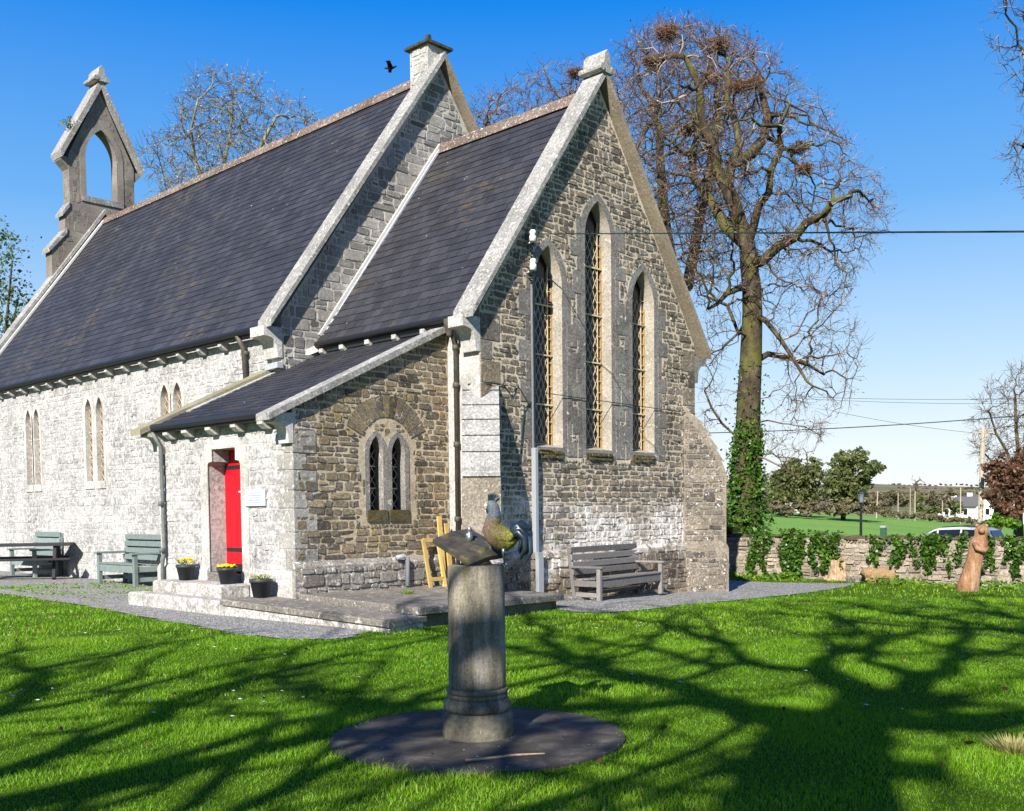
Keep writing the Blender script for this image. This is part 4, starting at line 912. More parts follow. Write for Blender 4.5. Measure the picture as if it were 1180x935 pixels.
# ------------------------------------------------------------------ pillar, rooster
SC = np.array([-8.25, -8.3, 0.0])
b = MB(); n = 72; V = []
for k_ in range(n): t = 2*math.pi*k_/n; V.append((1.07*math.cos(t), 1.07*math.sin(t), .018))
V2 = [(x*1.0, y*1.0, -.08) for x, y, z in V]; V.append((0, 0, .022)); b.add(V+V2, [(i, (i+1) % n, n) for i in range(n)]+[(i, n+1+i, n+1+(i+1) % n, (i+1) % n) for i in range(n)], .5)
o = b.build('round_paving', M['paving']); o.location = SC
b = MB(); b.tube([(-.62, -.52, .03), (-.45, -.62, .034), (-.3, -.66, .03), (-.14, -.78, .03)], [.008, .009, .008, .005], 6); sk = b.build('stick', M['stump_wood']); sk.location = SC; tag(sk, 'thin pale stick lying on the round dark paving', 'stick'); tag(o, kind='structure')
pl = empty('sundial_pillar', tuple(SC), label='round stone pillar carrying a tilted dark plate on the paved circle', cat='pillar')
SR = .208; ZT = 1.26
b = MB(); b.lathe([(.25, .0), (.258, .03), (.258, .17), (.245, .205)], n=40, wob=.012); b.build('base_block', M['pillar_base'], pl, True)
b = MB(); b.lathe([(.20, .205), (.235, .21), (.247, .235), (.247, .265), (.232, .29), (.222, .30)], n=40); b.lathe([(.215, .30), (.222, .31), (.222, .325), (.213, .335)], n=40, tone=.1)
prof = []
for i in range(9): t = -math.pi/2+math.pi*i/8; prof.append((.205+.022*math.cos(t), .355+.022*math.sin(t)))
b.lathe(prof, n=40); b.build('moulding', M['pillar'], pl, True)
b = MB(); b.lathe([(SR+.004, .375), (SR, .40), (SR-.001, .8), (SR-.003, ZT-.01), (SR-.012, ZT)], n=48); b.build('shaft', M['pillar'], pl, True)
# plate: square, a corner towards the camera, tipped towards it
tw = -_fw; side = np.array([tw[0], tw[1], 0]); lat = _rt
pc = np.array([-.02, .04, ZT+.165])+lat*.0-side*.05
nrm_ = side*.46+lat*.2+np.array([0, 0, 1.]); nrm_ /= np.linalg.norm(nrm_)
latp = lat-nrm_*float(lat @ nrm_); latp /= np.linalg.norm(latp); dn = np.cross(latp, nrm_); dn = dn if dn @ side > 0 else -dn
pb = MB(); Rr = .27; th = .035; n = 10; V = []; F = []
def ploc(a, c, e):   # a across, c downhill, in the rotated square ; gentle fold along the middle
    fold = -.03*abs((a-c)/1.414)/Rr
    return pc+latp*a+dn*c+nrm_*(e+fold)
for e in (-th, 0):
    for i in range(n+1):
        for j in range(n+1):
            s, t = i/n*2-1, j/n*2-1; a = (s+t)/2*Rr; c = (t-s)/2*Rr; lip = -.03*max(0, t-.75)*4*(1 if e == 0 else 1)
            V.append(ploc(a, c, e+lip))
m = (n+1)*(n+1)
for i in range(n):
    for j in range(n):
        q = (i*(n+1)+j, (i+1)*(n+1)+j, (i+1)*(n+1)+j+1, i*(n+1)+j+1); F += [tuple(m+x for x in q), q[::-1]]
bd = [i for i in range(n+1)]+[(i)*(n+1)+n for i in range(1, n+1)]+[n*(n+1)+j for j in range(n-1, -1, -1)]+[i*(n+1) for i in range(n-1, 0, -1)]
for x, y in zip(bd, bd[1:]+bd[:1]): F.append((x, y, m+y, m+x))
pb.add(V, F, .5); plate = pb.build('plate', M['bronze'], pl)
b = MB(); b.lathe([(.12, ZT-.003), (.10, ZT+.03), (.09, ZT+.13)], tuple(-side*.05), n=24); b.build('plate_support', M['bronze'], pl, True)
fp = pc-lat*.005+nrm_*.0-dn*.03
b = MB(); b.lathe([(.022, -.01), (.026, .02), (.02, .045), (.012, .06), (.018, .075), (.018, .088), (.008, .1)], tuple(fp), 12); b.blob(tuple(fp+np.array([0, 0, .035])-lat*.012), .02, 8, 6, .1, .5); o = b.build('metal_figure', M['tin'], pl, True)

rs = empty('rooster_sculpture', tuple(SC+np.array([0, 0, ZT])+lat*.185+side*.03), math.atan2(lat[1], lat[0]), label='painted metal rooster standing on the rim of the stone pillar', cat='sculpture'); rs.scale = (1.06, 1.06, 1.06)
# local x to the right in the photograph, bird looks to -x
b = MB()
def rg(x, z, ax, ra, rb): return ((x, 0, z), (ax[0], 0, ax[1]), ra, rb)
b.loft([rg(.115, .175, (-1, .05), .01, .012), rg(.085, .172, (-1, .02), .045, .05), rg(.045, .172, (-1, .05), .072, .078), rg(-.005, .185, (-1, .2), .08, .09), rg(-.05, .215, (-.8, .5), .07, .078), rg(-.068, .255, (-.35, .9), .058, .066), rg(-.055, .295, (.1, 1), .05, .056), rg(-.045, .335, (.1, 1), .042, .048), rg(-.045, .37, (-.1, 1), .036, .041), rg(-.055, .40, (-.3, 1), .033, .039), rg(-.066, .425, (-.3, 1), .026, .03), rg(-.074, .442, (-.3, 1), .007, .008)], 16)
b.build('body', M['rooster'], rs, True)
b = MB()
for sy in (-1, 1):
    b.tube([(.015, sy*.03, .12), (.012, sy*.032, .075), (.022, sy*.032, .008)], [.02, .008, .007], 7)
    for a in (-.7, 0, .7, 3.1): b.tube([(.022, sy*.032, .008), (.022-.055*math.cos(a)*(1 if abs(a) < 2 else .5), sy*.032+.04*math.sin(a), .004)], [.007, .004], 6)
b.build('legs', M['tin'], rs, True)
b = MB(); b.add([(-.085, -.007, .405), (-.085, .007, .405), (-.085, 0, .42), (-.118, 0, .402)], [(0, 1, 3), (1, 2, 3), (2, 0, 3), (2, 1, 0)]); b.build('beak', M['tin'], rs)
b = MB()
for i in range(8):
    a = -.6+i*.28; b.tube([(-.062+.02*math.sin(a), 0, .43), (-.056+.05*math.sin(a), rnd.uniform(-.012, .012), .438+.05*math.cos(a))], [.013, .004], 5)
b.build('comb', M['tail'], rs)
b = MB(); b.blob((-.085, 0, .375), .02, 8, 6, .1, .5, (.8, .6, 1.4)); b.build('wattle', M['tail'], rs, True)
for i in range(14):
    a = i/13; b = MB(); y = rnd.uniform(-.05, .05); top = .27-.07*a; out = .01+.07*rnd.random(); dn_ = .04+.15*a
    pts_ = [(.06, y*.4, .185), (.10, y*.6, .21+.04*(1-a)), (.10+out*.5, y, top+.01), (.12+out, y, top-.03), (.125+out, y*1.2, top-dn_*.6), (.10+out*.8, y*1.2, top-dn_)]
    b.tube(pts_, [.03, .034, .028, .026, .02, .005], 7); b.build('tail_feather', M['tail'], rs, True)
for sy in (-1, 1):
    b = MB(); b.blob((.01, sy*.062, .195), .07, 10, 8, .04, .5, (1.1, .28, .62)); b.build('wing', M['rooster'], rs, True)

# ------------------------------------------------------------------ stumps, carving, clump
p = G(967, 668.5); stp = p
st = empty('tree_stump', tuple(p), label='upright cut tree stump in front of the boundary wall', cat='stump')
b = MB(); n = 46; V = []; hs_ = [(0, 1.25), (.12, 1.05), (.32, .95), (.55, .92)]
for z, s in hs_:
    for k_ in range(n): t = 2*math.pi*k_/n; r_ = .3*s*(1+.13*math.sin(5*t+z)+.10*math.sin(11*t+1)+.05*math.sin(23*t)); V.append((r_*math.cos(t), r_*math.sin(t), z+(.07*math.sin(t*2)+.04*math.sin(t*7) if z > .5 else 0)))
F = [(i*n+k_, i*n+(k_+1) % n, (i+1)*n+(k_+1) % n, (i+1)*n+k_) for i in range(3) for k_ in range(n)]
b.add(V, F, .6); b.build('trunk', M['stump_wood'], st); b = MB(); b.add(V[-n:], [tuple(range(n))], .9); b.build('cut_face', M['stump_wood'], st)
p = G(1013, 671); lgp = p; b = MB(); b.tube([(-.40, .1, .16), (-.36, .1, .19), (-.2, .05, .21), (-.05, 0, .19), (.1, -.02, .22), (.25, -.06, .18), (.36, -.1, .17), (.4, -.11, .16)], [.12, .19, .2, .17, .2, .16, .17, .1], 14); b.blob((.12, .1, .15), .17, 12, 9, .35); b.blob((-.25, -.1, .1), .13, 10, 7, .35)
o = b.build('log', m_stone('fallen_log_wood', [(.3, .2, .1), (.4, .27, .14)], (.5, .4, .28), .6, .58, (.12, .12, .03), fine=.5)); o.location = p; o.rotation_euler = (0, 0, -.8); tag(o, 'mossy log lying on its side next to the upright stump', 'log')
p = G(1115, 681)
cv = empty('carved_figure', tuple(p), math.atan2(_rt[1], _rt[0]), label='leaning orange brown timber carving in front of the boundary wall', cat='carving')
b = MB(); b.loft([((0, 0, -.1), (.2, 0, 1), .27, .3), ((.02, 0, .15), (.2, 0, 1), .23, .24), ((.1, 0, .5), (.2, 0, 1), .2, .2), ((.17, 0, .8), (.2, 0, 1), .19, .18), ((.22, 0, .98), (.2, 0, 1), .2, .2), ((.26, 0, 1.15), (.1, 0, 1), .2, .2), ((.28, 0, 1.26), (.1, 0, 1), .15, .14), ((.3, 0, 1.33), (.1, 0, 1), .14, .15), ((.31, 0, 1.43), (0, 0, 1), .15, .16), ((.31, 0, 1.52), (0, 0, 1), .1, .1), ((.31, 0, 1.55), (0, 0, 1), .02, .02)], 14)
b.build('trunk', M['carved'], cv, True)
b = MB(); b.tube([(.1, -.14, 1.12), (.12, -.24, 1.0), (.26, -.27, .95), (.36, -.2, 1.0)], [.07, .075, .065, .05], 8); b.build('arm', M['carved'], cv, True)
b = MB(); b.blob((.24, -.17, 1.42), .075, 9, 6, .1); b.build('muzzle', M['carved'], cv, True)
for s in (.2, .42): b = MB(); b.blob((s, 0, 1.53), .045, 8, 6, .1); b.build('ear', M['carved'], cv, True)

# ------------------------------------------------------------------ car on the lane
cy_ = float(onX(34.4, 1094, 612)[1])
car = empty('parked_car', (34.4, cy_, gz(34.4, cy_)+.012), math.pi/2, label='silver white estate car on the lane, its roof showing above the boundary wall', cat='car')
# local x forward (to the left in the photograph)
def carside(y, prof): return [(x, y, z) for x, z in prof]
low = [(-2.3, .35), (-2.32, .7), (-2.22, .98), (-.9, .98), (.95, .97), (1.9, .86), (2.25, .68), (2.3, .4)]
b = MB(); b.prism([(-2.3, .3)]+low[1:]+[(2.25, .3)], (0, .86, 0), EX, EZ, (0, 1, 0), -1.72, 0, .5)
b.build('body', M['car_paint'], car)
roofp = [(-2.2, .98), (-1.98, 1.4), (-1.7, 1.5), (-.6, 1.55), (.2, 1.5), (.45, 1.42), (1.25, .97)]
b = MB(); yo = [.84, .68, .66, .64, .64, .68, .84]; V = [(x, y, z) for (x, z), y in zip(roofp, yo)]+[(x, -y, z) for (x, z), y in zip(roofp, yo)]; n = 7
F = [tuple(range(n)), tuple(range(2*n-1, n-1, -1))]+[(i, i+n, i+1+n, i+1) for i in range(n-1)]+[(n-1, 2*n-1, n, 0)]; b.add(V, F, .5); b.build('roof', M['car_paint'], car)
for sy in (-1, 1):
    for q in ([(.42, 1.36), (1.05, 1.02), (.28, 1.0), (.28, 1.4)], [(.2, 1.42), (.2, 1.0), (-.75, 1.0), (-.75, 1.45)], [(-.83, 1.45), (-.83, 1.0), (-1.85, 1.02), (-1.62, 1.42)]):
        b = MB(); V = [(x, sy*(.855-(z-.98)*.36), z) for x, z in q]; V2 = [(x, y-sy*.01, z) for x, y, z in V]; b.add(V+V2, [(0, 1, 2, 3), (7, 6, 5, 4)]+[(i, (i+1) % 4, 4+(i+1) % 4, 4+i) for i in range(4)], .5); b.build('window', M['car_glass'], car)
    b = MB(); b.tube([(.1, sy*.56, 1.545), (-.6, sy*.58, 1.6), (-1.65, sy*.58, 1.545)], .022, 6); b.build('roof_rail', M['iron'], car)
    for x in (-1.4, 1.42):
        b = MB(); b.tube([(x, sy*.68, .32), (x, sy*.875, .32)], .32, 20); wh = b.build('wheel', M['tyre'], car); b = MB(); b.tube([(x, sy*.86, .32), (x, sy*.885, .32)], .2, 14); b.build('rim', M['tin'], wh)
    b = MB(); b.box((2.1, sy*.62-.16, .62), (2.29, sy*.62+.16, .74)); b.build('headlight', M['lamp_glass'], car)
    b = MB(); b.box((-2.335, sy*.7-.1, .8), (-2.25, sy*.7+.1, .96)); b.build('tail_light', M['red'], car)
b = MB(); V = [(-2.19, .7, 1.02), (-2.19, -.7, 1.02), (-2.0, -.62, 1.4), (-2.0, .62, 1.4)]; V = [(x-.02, y, z) for x, y, z in V]; V2 = [(x+.03, y, z) for x, y, z in V]; b.add(V+V2, [(3, 2, 1, 0), (4, 5, 6, 7)]+[(i, (i+1) % 4, 4+(i+1) % 4, 4+i) for i in range(4)], .5); b.build('rear_window', M['car_glass'], car)
b = MB(); V = [(.52, .6, 1.4), (.52, -.6, 1.4), (1.2, -.72, 1.0), (1.2, .72, 1.0)]; V = [(x+.02, y, z+.02) for x, y, z in V]; V2 = [(x-.03, y, z-.02) for x, y, z in V]; b.add(V+V2, [(0, 1, 2, 3), (7, 6, 5, 4)]+[(i, 4+i, 4+(i+1) % 4, (i+1) % 4) for i in range(4)], .5); b.build('windscreen', M['car_glass'], car)

# ------------------------------------------------------------------ lamp, poles, wires, houses
p = at(992, 617, 52); z0 = gz(p[0], p[1]); ht = at(992, 564, 52)[2]-z0
lp = empty('street_lamp', (p[0], p[1], z0), label='black lantern lamp post beyond the boundary wall', cat='street lamp')
b = MB(); b.lathe([(.13, 0), (.12, .5), (.07, .6), (.055, ht-.75), (.08, ht-.7), (.05, ht-.66)], n=12); b.build('post', M['iron'], lp)
b = MB(); b.tube([(-.3, 0, ht-.95), (.3, 0, ht-.95)], .025, 6); b.build('ladder_bar', M['iron'], lp)
b = MB(); b.lathe([(.10, ht-.66), (.16, ht-.2), (.02, ht-.2)], n=6); b.build('lantern', M['lamp_glass'], lp)
b = MB(); b.lathe([(.19, ht-.21), (.15, ht-.12), (.06, ht-.04), (.03, ht+.05)], n=6); b.build('lantern_cap', M['iron'], lp)
def pole(u, vt, vb, dist, r, label, lean=0, arm=True, group='far timber poles beyond the field'):
    p = at(u, vb, dist); z0 = gz(p[0], p[1]); top = at(u+lean, vt, dist)
    t = empty('utility_pole', (p[0], p[1], z0), label=label, cat='utility pole', group=group)
    d_ = top-np.array([p[0], p[1], z0]); b = MB(); b.tube([(0, 0, -.3), tuple(d_)], [r, r*.75], 8); b.build('pole', M['pole_wood'], t)
    if arm: b = MB(); b.bar(tuple(d_-np.array([0, 0, .3])-lat*.7), tuple(d_-np.array([0, 0, .3])+lat*.7), .1, .1); b.build('crossarm', M['pole_wood'], t)
    return top
ptop = pole(1129, 493, 608, 66, .19, 'pale timber utility pole rising behind the silver white car', 4, True, None)
FP = [(1049, 562, 589, 'nearer of two slim poles left of the far bare tree'), (1054.5, 566, 588, 'slim pole touching the bare hedgerow tree in the distance'), (1010, 566, 584, 'short leaning pole just right of the lamp lantern in the distance'), (1107, 562, 595, 'slim grey pole in front of the far white house'), (1086, 577, 594, 'short pale post left of the far white house'), (1035, 568, 580, 'thin pole among the far hedges above the field')]
for u, vt, vb, lab in FP: pole(u, vt, vb, 150, .09, lab, 1.5 if u == 1010 else 0, False)
def wire(name, pts, r, label, sag=0, group=None):
    P = [np.array(x, float) for x in pts]; out = []
    for a, c in zip(P, P[1:]):
        for i in range(25): t = i/24; out.append(tuple(a+(c-a)*t-np.array([0, 0, sag*4*t*(1-t)])))
    b = MB(); b.tube(out, r, 5); o = b.build(name, M['wire']); tag(o, label, 'cable', group)
w0 = np.array([1.29, -.2, 6.9]); d_ = np.array([-.15, -1, -.25]); wend = w0+d_*14
r_ = ray(1180, 267); 
wq = at(1180, 267, 10.1); d_ = (wq-w0)/10.25; wire('overhead_cable', [w0, w0+d_*13], .0105, 'black service cable running from the church insulators out to the right', .0)
wpole = w0+d_*13; t = empty('utility_pole', (wpole[0], wpole[1], gz(wpole[0], wpole[1])), label='timber service pole just outside the right edge of the view', cat='utility pole'); b = MB(); b.tube([(0, 0, -.2), (0, 0, wpole[2]-gz(wpole[0], wpole[1])+.25)], [.13, .1], 8); b.build('pole', M['pole_wood'], t)
for i, (ua, va, ub, vb, da, db, lab) in enumerate([(760, 500, 1190, 478, 48, 40, 'lowest dark cable crossing behind the ivy tree'), (900, 458, 1190, 465, 66, 62, 'thin cable higher in the pale sky, first of the upper pair'), (900, 456, 1190, 459, 66, 60, 'thin cable topmost of the distant wires'), (960, 474, 1133, 500, 66, 66, 'faint sagging cable reaching the pale utility pole')]):
    wire('overhead_cable', [at(ua, va, da), at(ub, vb, db)], .02 if i == 0 else .012, lab, .15)
def house(u, v, dist, w_, d__, h, rot, label, roof='house_roof', rh=None):
    p = at(u, v, dist); z0 = gz(p[0], p[1]); t = empty('house', (p[0], p[1], z0), rot, label=label, cat='house'); rh = rh or w_*.42
    b = MB(); b.prism([(-w_/2, -1), (w_/2, -1), (w_/2, h), (0, h+rh), (-w_/2, h)], (0, d__/2, 0), EX, EZ, (0, -1, 0), 0, d__, .5); b.build('wall', M['house_white'], t)
    b = MB(); e = .25
    for s in (-1, 1):
        P = [(s*(w_/2+.25), h-.25*rh/(w_/2)), (0, h+rh), (0, h+rh+.2), (s*(w_/2+.3), h-.25*rh/(w_/2)+.18)]
        b.prism(P if s > 0 else P[::-1], (0, d__/2+e*s*.1, 0), EX, EZ, (0, -1, 0), -e, d__+e, .5)
    rf_ = b.build('roof', M[roof], t)
    b = MB(); b.box((-.4, d__*.25, h+rh*.6), (.4, d__*.25+.6, h+rh+.9)); b.build('chimney', M['house_white'], rf_)
    for y_, side_ in ((-d__/2, -1), (d__/2, 1)):
        for x_ in (-w_*.22, w_*.22):
            b = MB(); b.box((x_-.5, y_-.06, 1.0), (x_+.5, y_+.06, 2.2)); f_ = b.build('window', M['white_paint'], t); b = MB(); b.box((x_-.42, y_-.08, 1.08), (x_+.42, y_+.08, 2.12)); b.build('pane', M['car_glass'], f_)
    for x_ in (-w_/2, w_/2):
        for y_ in (-d__*.25, d__*.25): b = MB(); b.box((x_-.06, y_-.5, 1.0), (x_+.06, y_+.5, 2.2)); f_ = b.build('window', M['white_paint'], t); b = MB(); b.box((x_-.08, y_-.42, 1.08), (x_+.08, y_+.42, 2.12)); b.build('pane', M['car_glass'], f_)
    return t
vd = math.atan2(_fw[1], _fw[0])-math.pi/2
house(1111, 598, 185, 3.6, 9, 2.6, vd+.35, 'nearer white gabled house wing by the copper leaved trees, left of its pair')
house(1131, 598, 190, 4.2, 9, 2.6, vd+.5, 'white gabled house wing directly behind the pale utility pole')
house(1172, 592, 185, 6, 9, 2.6, vd-.3, 'white house at the right edge behind the copper leaved trees')
house(879, 584, 165, 4.2, 8, 1.6, vd+.3, 'small cream gabled house left of the dark evergreen trees')
house(916, 582, 168, 3.5, 8, 1.3, vd-.5, 'cream house almost hidden between the two evergreen trees')
p = at(1018, 616, 44); z0 = gz(p[0], p[1]); o = empty('litter_bin', (p[0], p[1], z0), label='small green bin with a pale lid beyond the boundary wall', cat='bin')
h_ = at(1018, 606, 44)[2]-z0; b = MB(); b.box((-.11, -.11, 0), (.11, .11, h_-.1), .5, None, .02); b.build('bin_body', m_plain('green_plastic', (.03, .1, .06), .5), o); b = MB(); b.box((-.12, -.12, h_-.1), (.12, .12, h_), .5, None, .02); b.build('lid', M['conduit'], o)
# crow in the sky
p = at(450, 79, 34); cr = empty('crow', tuple(p), math.atan2(_rt[1], _rt[0]), label='black crow flying in the blue sky left of the chimney', cat='bird')
b = MB(); b.loft([((-.2, 0, 0), (1, 0, .1), .01, .01), ((-.14, 0, .01), (1, 0, .1), .03, .035), ((0, 0, .0), (1, 0, .1), .05, .055), ((.1, 0, .03), (1, 0, .2), .035, .04), ((.16, 0, .06), (1, 0, .1), .03, .03), ((.22, 0, .06), (1, 0, 0), .005, .005)], 10)
for s in (-1, 1):
    V = [(.08, s*.03, .03), (-.08, s*.03, .02), (-.1, s*.22, .10), (.02, s*.28, .12), (-.12, s*.42, .04), (-.02, s*.46, .05)]; b.add(V+[(x, y, z+.012) for x, y, z in V], [(0, 1, 2, 3), (3, 2, 4, 5), (9, 8, 7, 6), (11, 10, 8, 9), (0, 3, 9, 6), (3, 5, 11, 9), (1, 7, 8, 2), (2, 8, 10, 4)])
b.build('body', M['crow'], cr)

# ------------------------------------------------------------------ trees
def colonize(att, start, step, di, dk, iters, rng, grav=0.0, wob=.25):
    """space colonization: start = list of (pos, parent index); returns positions, parents"""
    pos = [np.array(p, float) for p, _ in start]; par = [q for _, q in start]
    A = np.array(att, float); near = np.full(len(A), -1); nd = np.full(len(A), 1e9)
    def upd(i0):
        P = np.array(pos[i0:])
        for c in range(0, len(P), 256):
            d = np.linalg.norm(A[:, None, :]-P[None, c:c+256], axis=2); k_ = d.argmin(1); m = d[np.arange(len(A)), k_]; b = m < nd
            nd[b] = m[b]; near[b] = i0+c+k_[b]
    upd(0)
    alive = nd > dk; A, near, nd = A[alive], near[alive], nd[alive]
    for it in range(iters):
        if not len(A): break
        act = nd < di
        if not act.any(): break
        ids = near[act]; P = np.array(pos); D = A[act]-P[ids]; D /= np.linalg.norm(D, axis=1)[:, None]+1e-9
        un, inv = np.unique(ids, return_inverse=True); S = np.zeros((len(un), 3)); np.add.at(S, inv, D)
        i0 = len(pos)
        S /= np.linalg.norm(S, axis=1)[:, None]+1e-9; S += rng.normal(0, wob, S.shape); S[:, 2] += grav
        S /= np.linalg.norm(S, axis=1)[:, None]+1e-9
        for j, q in enumerate(un): pos.append(P[q]+S[j]*step); par.append(int(q))
        upd(i0)
        alive = nd > dk; A, near, nd = A[alive], near[alive], nd[alive]
    return np.array(pos), par
def skeleton_radii(pos, par, r0, e, rtrunk=None):
    n = len(pos); acc = np.zeros(n); ch = [[] for _ in range(n)]
    for i, p in enumerate(par):
        if p >= 0: ch[p].append(i)
    for i in range(n-1, -1, -1):
        if acc[i] == 0: acc[i] = r0**e
        if par[i] >= 0: acc[par[i]] += acc[i]
    r = acc**(1/e)
    if rtrunk: 
        k_ = math.log(rtrunk/r0)/math.log(max(r[0]/r0, 1.01)); r = r0*(r/r0)**k_
    return r, ch
def tubes_np(chains):
    """chains: list of (points (m,3), radii) -> V,F quads"""
    Vs, Fs, base = [], [], 0
    for P, rr in chains:
        m = len(P); n = 9 if rr[0] > .12 else 5 if rr[0] > .03 else 3
        T = np.gradient(P, axis=0); T /= np.linalg.norm(T, axis=1)[:, None]+1e-9
        ref = np.array([0, 0, 1.]) if abs(T[0][2]) < .9 else np.array([1., 0, 0])
        X_ = np.cross(ref, T); X_ /= np.linalg.norm(X_, axis=1)[:, None]+1e-9; Y_ = np.cross(T, X_)
        a = np.arange(n)*2*np.pi/n; ring = P[:, None, :]+(X_[:, None, :]*np.cos(a)[None, :, None]+Y_[:, None, :]*np.sin(a)[None, :, None])*rr[:, None, None]
        Vs.append(ring.reshape(-1, 3)); i = np.arange(m-1)[:, None]*n; k_ = np.arange(n)[None, :]; k2 = (k_+1) % n
        Fs.append((np.stack([i+k_, i+k2, i+n+k2, i+n+k_], -1)+base).reshape(-1, 4)); base += m*n
    return np.concatenate(Vs), np.concatenate(Fs)
def make_chains(pos, par, r, ch, rmin=0, rmax=9):
    out = []; stack = [(0, None)]
    while stack:
        i, p = stack.pop(); c = [i] if p is None else [p, i]
        while ch[c[-1]]:
            k_ = sorted(ch[c[-1]], key=lambda j: -r[j])
            for j in k_[1:]: stack.append((j, c[-1]))
            c.append(k_[0])
        rr = r[c].copy()
        if p is not None: rr[0] = min(rr[0], rr[1]*1.25)
        out.append((pos[c], rr))
    return [(P, rr) for P, rr in out if len(P) > 1]
def twigs(pos, r, par, rng, rlim, per, ln, rad, spread=.62):
    idx_ = np.where(r < rlim)[0]; out = []; tips = []
    for i in idx_:
        if par[i] < 0: continue
        d = pos[i]-pos[par[i]]; d /= np.linalg.norm(d)+1e-9
        for _ in range(rng.poisson(per)):
            v = d+rng.normal(0, spread, 3); v /= np.linalg.norm(v); l = ln*rng.uniform(.5, 1.3); b_ = v+rng.normal(0, .35, 3); b_ /= np.linalg.norm(b_)
            p1 = pos[i]+v*l*.5; p2 = p1+b_*l*.5; out.append((np.array([pos[i], p1, p2]), np.array([rad, rad*.8, rad*.5]))); tips += [p1, p2]
    return out, np.array(tips) if tips else np.zeros((0, 3))
def leaves_np(C, size, rng, aspect=.6, up=0):
    n = len(C); a = rng.normal(0, 1, (n, 3)); a[:, 2] += up; a /= np.linalg.norm(a, axis=1)[:, None]; b_ = np.cross(a, rng.normal(0, 1, (n, 3))); b_ /= np.linalg.norm(b_, axis=1)[:, None]
    s = size*rng.uniform(.45, 1.0, n)[:, None]*np.where(rng.random(n) < .25, 1.7, 1.1)[:, None]; c = np.cross(a, b_)
    V = np.stack([C-b_*s*aspect*.3-c*s*.5, C+b_*s*aspect*.5, C+c*s*.6, C-b_*s*aspect*.5], 1); return V.reshape(-1, 3), np.arange(n*4).reshape(-1, 4)
def bare_tree(name, label, att, start, seed, step=.45, di=3.5, dk=.7, r0=.009, rtrunk=.5, twl=.5, tper=1.2, bud=('bud', .05, 1.0), barkm='bark', twigm='twig', group=None, e=2.3, rlim=.02, trad=.008, wob=.25, grav=0., base=None, taper=None):
    rng = np.random.default_rng(seed)
    pos, par = colonize(att, start, step, di, dk, 140, rng, grav, wob)
    r, ch = skeleton_radii(pos, par, r0, e, rtrunk)
    b0 = np.array(start[0][0] if base is None else base, float); t = empty(name, tuple(b0), label=label, cat='tree', group=group)
    if taper:
        q_ = np.linspace(0, 1, taper[0]); r[:taper[0]] = np.minimum(np.maximum(r[:taper[0]], .05), taper[1]+(taper[2]-taper[1])*q_)
        for i in range(taper[0], len(r)): r[i] = min(r[i], r[par[i]]*.92)
    # root flare
    hgt = pos[:, 2]-b0[2]; r = r*(1+.45*np.exp(-np.maximum(hgt, 0)/.5)*(r > .6*r[0]))
    chains = make_chains(pos-b0, par, r, ch)
    big = [c for c in chains if c[1][0] > .05]; sm = [c for c in chains if c[1][0] <= .05]
    V, F = tubes_np(big); np_mesh('trunk', V, F, 4, M[barkm], t, rng.random(len(F)))
    tw, tips = twigs(pos-b0, r, par, rng, rlim, tper, twl, trad)
    V, F = tubes_np(sm+tw); np_mesh('crown', V, F, 4, M[twigm], t, rng.random(len(F)))
    if bud and len(tips):
        k_ = rng.random(len(tips)) < bud[2]; C = tips[k_]+rng.normal(0, .04, (k_.sum(), 3)); V, F = leaves_np(C, bud[1], rng); np_mesh('buds', V, F, 4, M[bud[0]], t, rng.random(len(F)))
    return t, pos, r, par
def crown_points(poly, dist, depth, n, rng, dens=None):
    P = np.array(poly, float); lo_, hi_ = P.min(0), P.max(0); out = []
    while len(out) < n:
        u, v = rng.uniform(lo_, hi_)
        if not inpoly(poly, u, v): continue
        # distance to outline shrinks the depth so the crown is round
        dmin = min(math.hypot(u-a, v-b) for a, b in poly); k_ = min(1, dmin/((hi_[0]-lo_[0])*.3)); 
        out.append(at(u, v, dist+rng.uniform(-1, 1)*depth*(.25+.75*k_)))
    return np.array(out)
def chain(pts): return [(p, i-1) for i, p in enumerate(pts)]
rng = np.random.default_rng(5)
# --- the ivy tree
TA = 34.0
tb = G(856, 654); tp = [tb]
for u, v in [(857, 625), (858, 595), (860, 560), (861, 525), (862, 490), (863, 455), (865, 420), (866, 390), (867, 360), (866, 330), (863, 305), (861, 282), (853, 258), (846, 236), (838, 214), (842, 190), (851, 166), (848, 142), (838, 118), (839, 92)]: tp.append(at(u, v, TA))
tp[0] = np.array([tp[1][0], tp[1][1], gz(tp[1][0], tp[1][1])-.1])
start = chain(tp)
def limb(attach, px, dz):
    global start
    p = attach
    for i, (u, v) in enumerate(px): start.append((at(u, v, TA+dz*(i+1)/len(px)), p)); p = len(start)-1
limb(11, [(880, 300), (897, 284), (916, 274), (930, 256), (948, 250), (960, 232), (980, 226)], -2.5)
limb(10, [(850, 333), (838, 338), (827, 350), (815, 357)], -1.5)
limb(9, [(851, 385), (846, 372), (838, 352), (822, 345), (808, 340)], 2)
limb(8, [(852, 383), (842, 392), (832, 402), (818, 408)], -2)
limb(12, [(848, 272), (836, 262), (824, 240), (815, 226), (800, 206), (797, 180), (806, 150)], 2.5)
limb(12, [(868, 262), (874, 238), (886, 222), (888, 196), (900, 172), (898, 146), (910, 120)], -2)
limb(16, [(866, 178), (880, 160), (884, 132), (876, 100)], 1.5)
limb(14, [(826, 196), (822, 168), (808, 140), (806, 100), (790, 66)], -1.5)
limb(9, [(884, 372), (900, 392), (915, 415), (930, 440), (945, 455)], -3)
limb(7, [(885, 408), (908, 412), (930, 420), (950, 432)], 2)
limb(4, [(880, 528), (900, 538), (915, 548), (928, 545)], -2)
limb(5, [(845, 500), (832, 488), (820, 470), (812, 450)], 1)
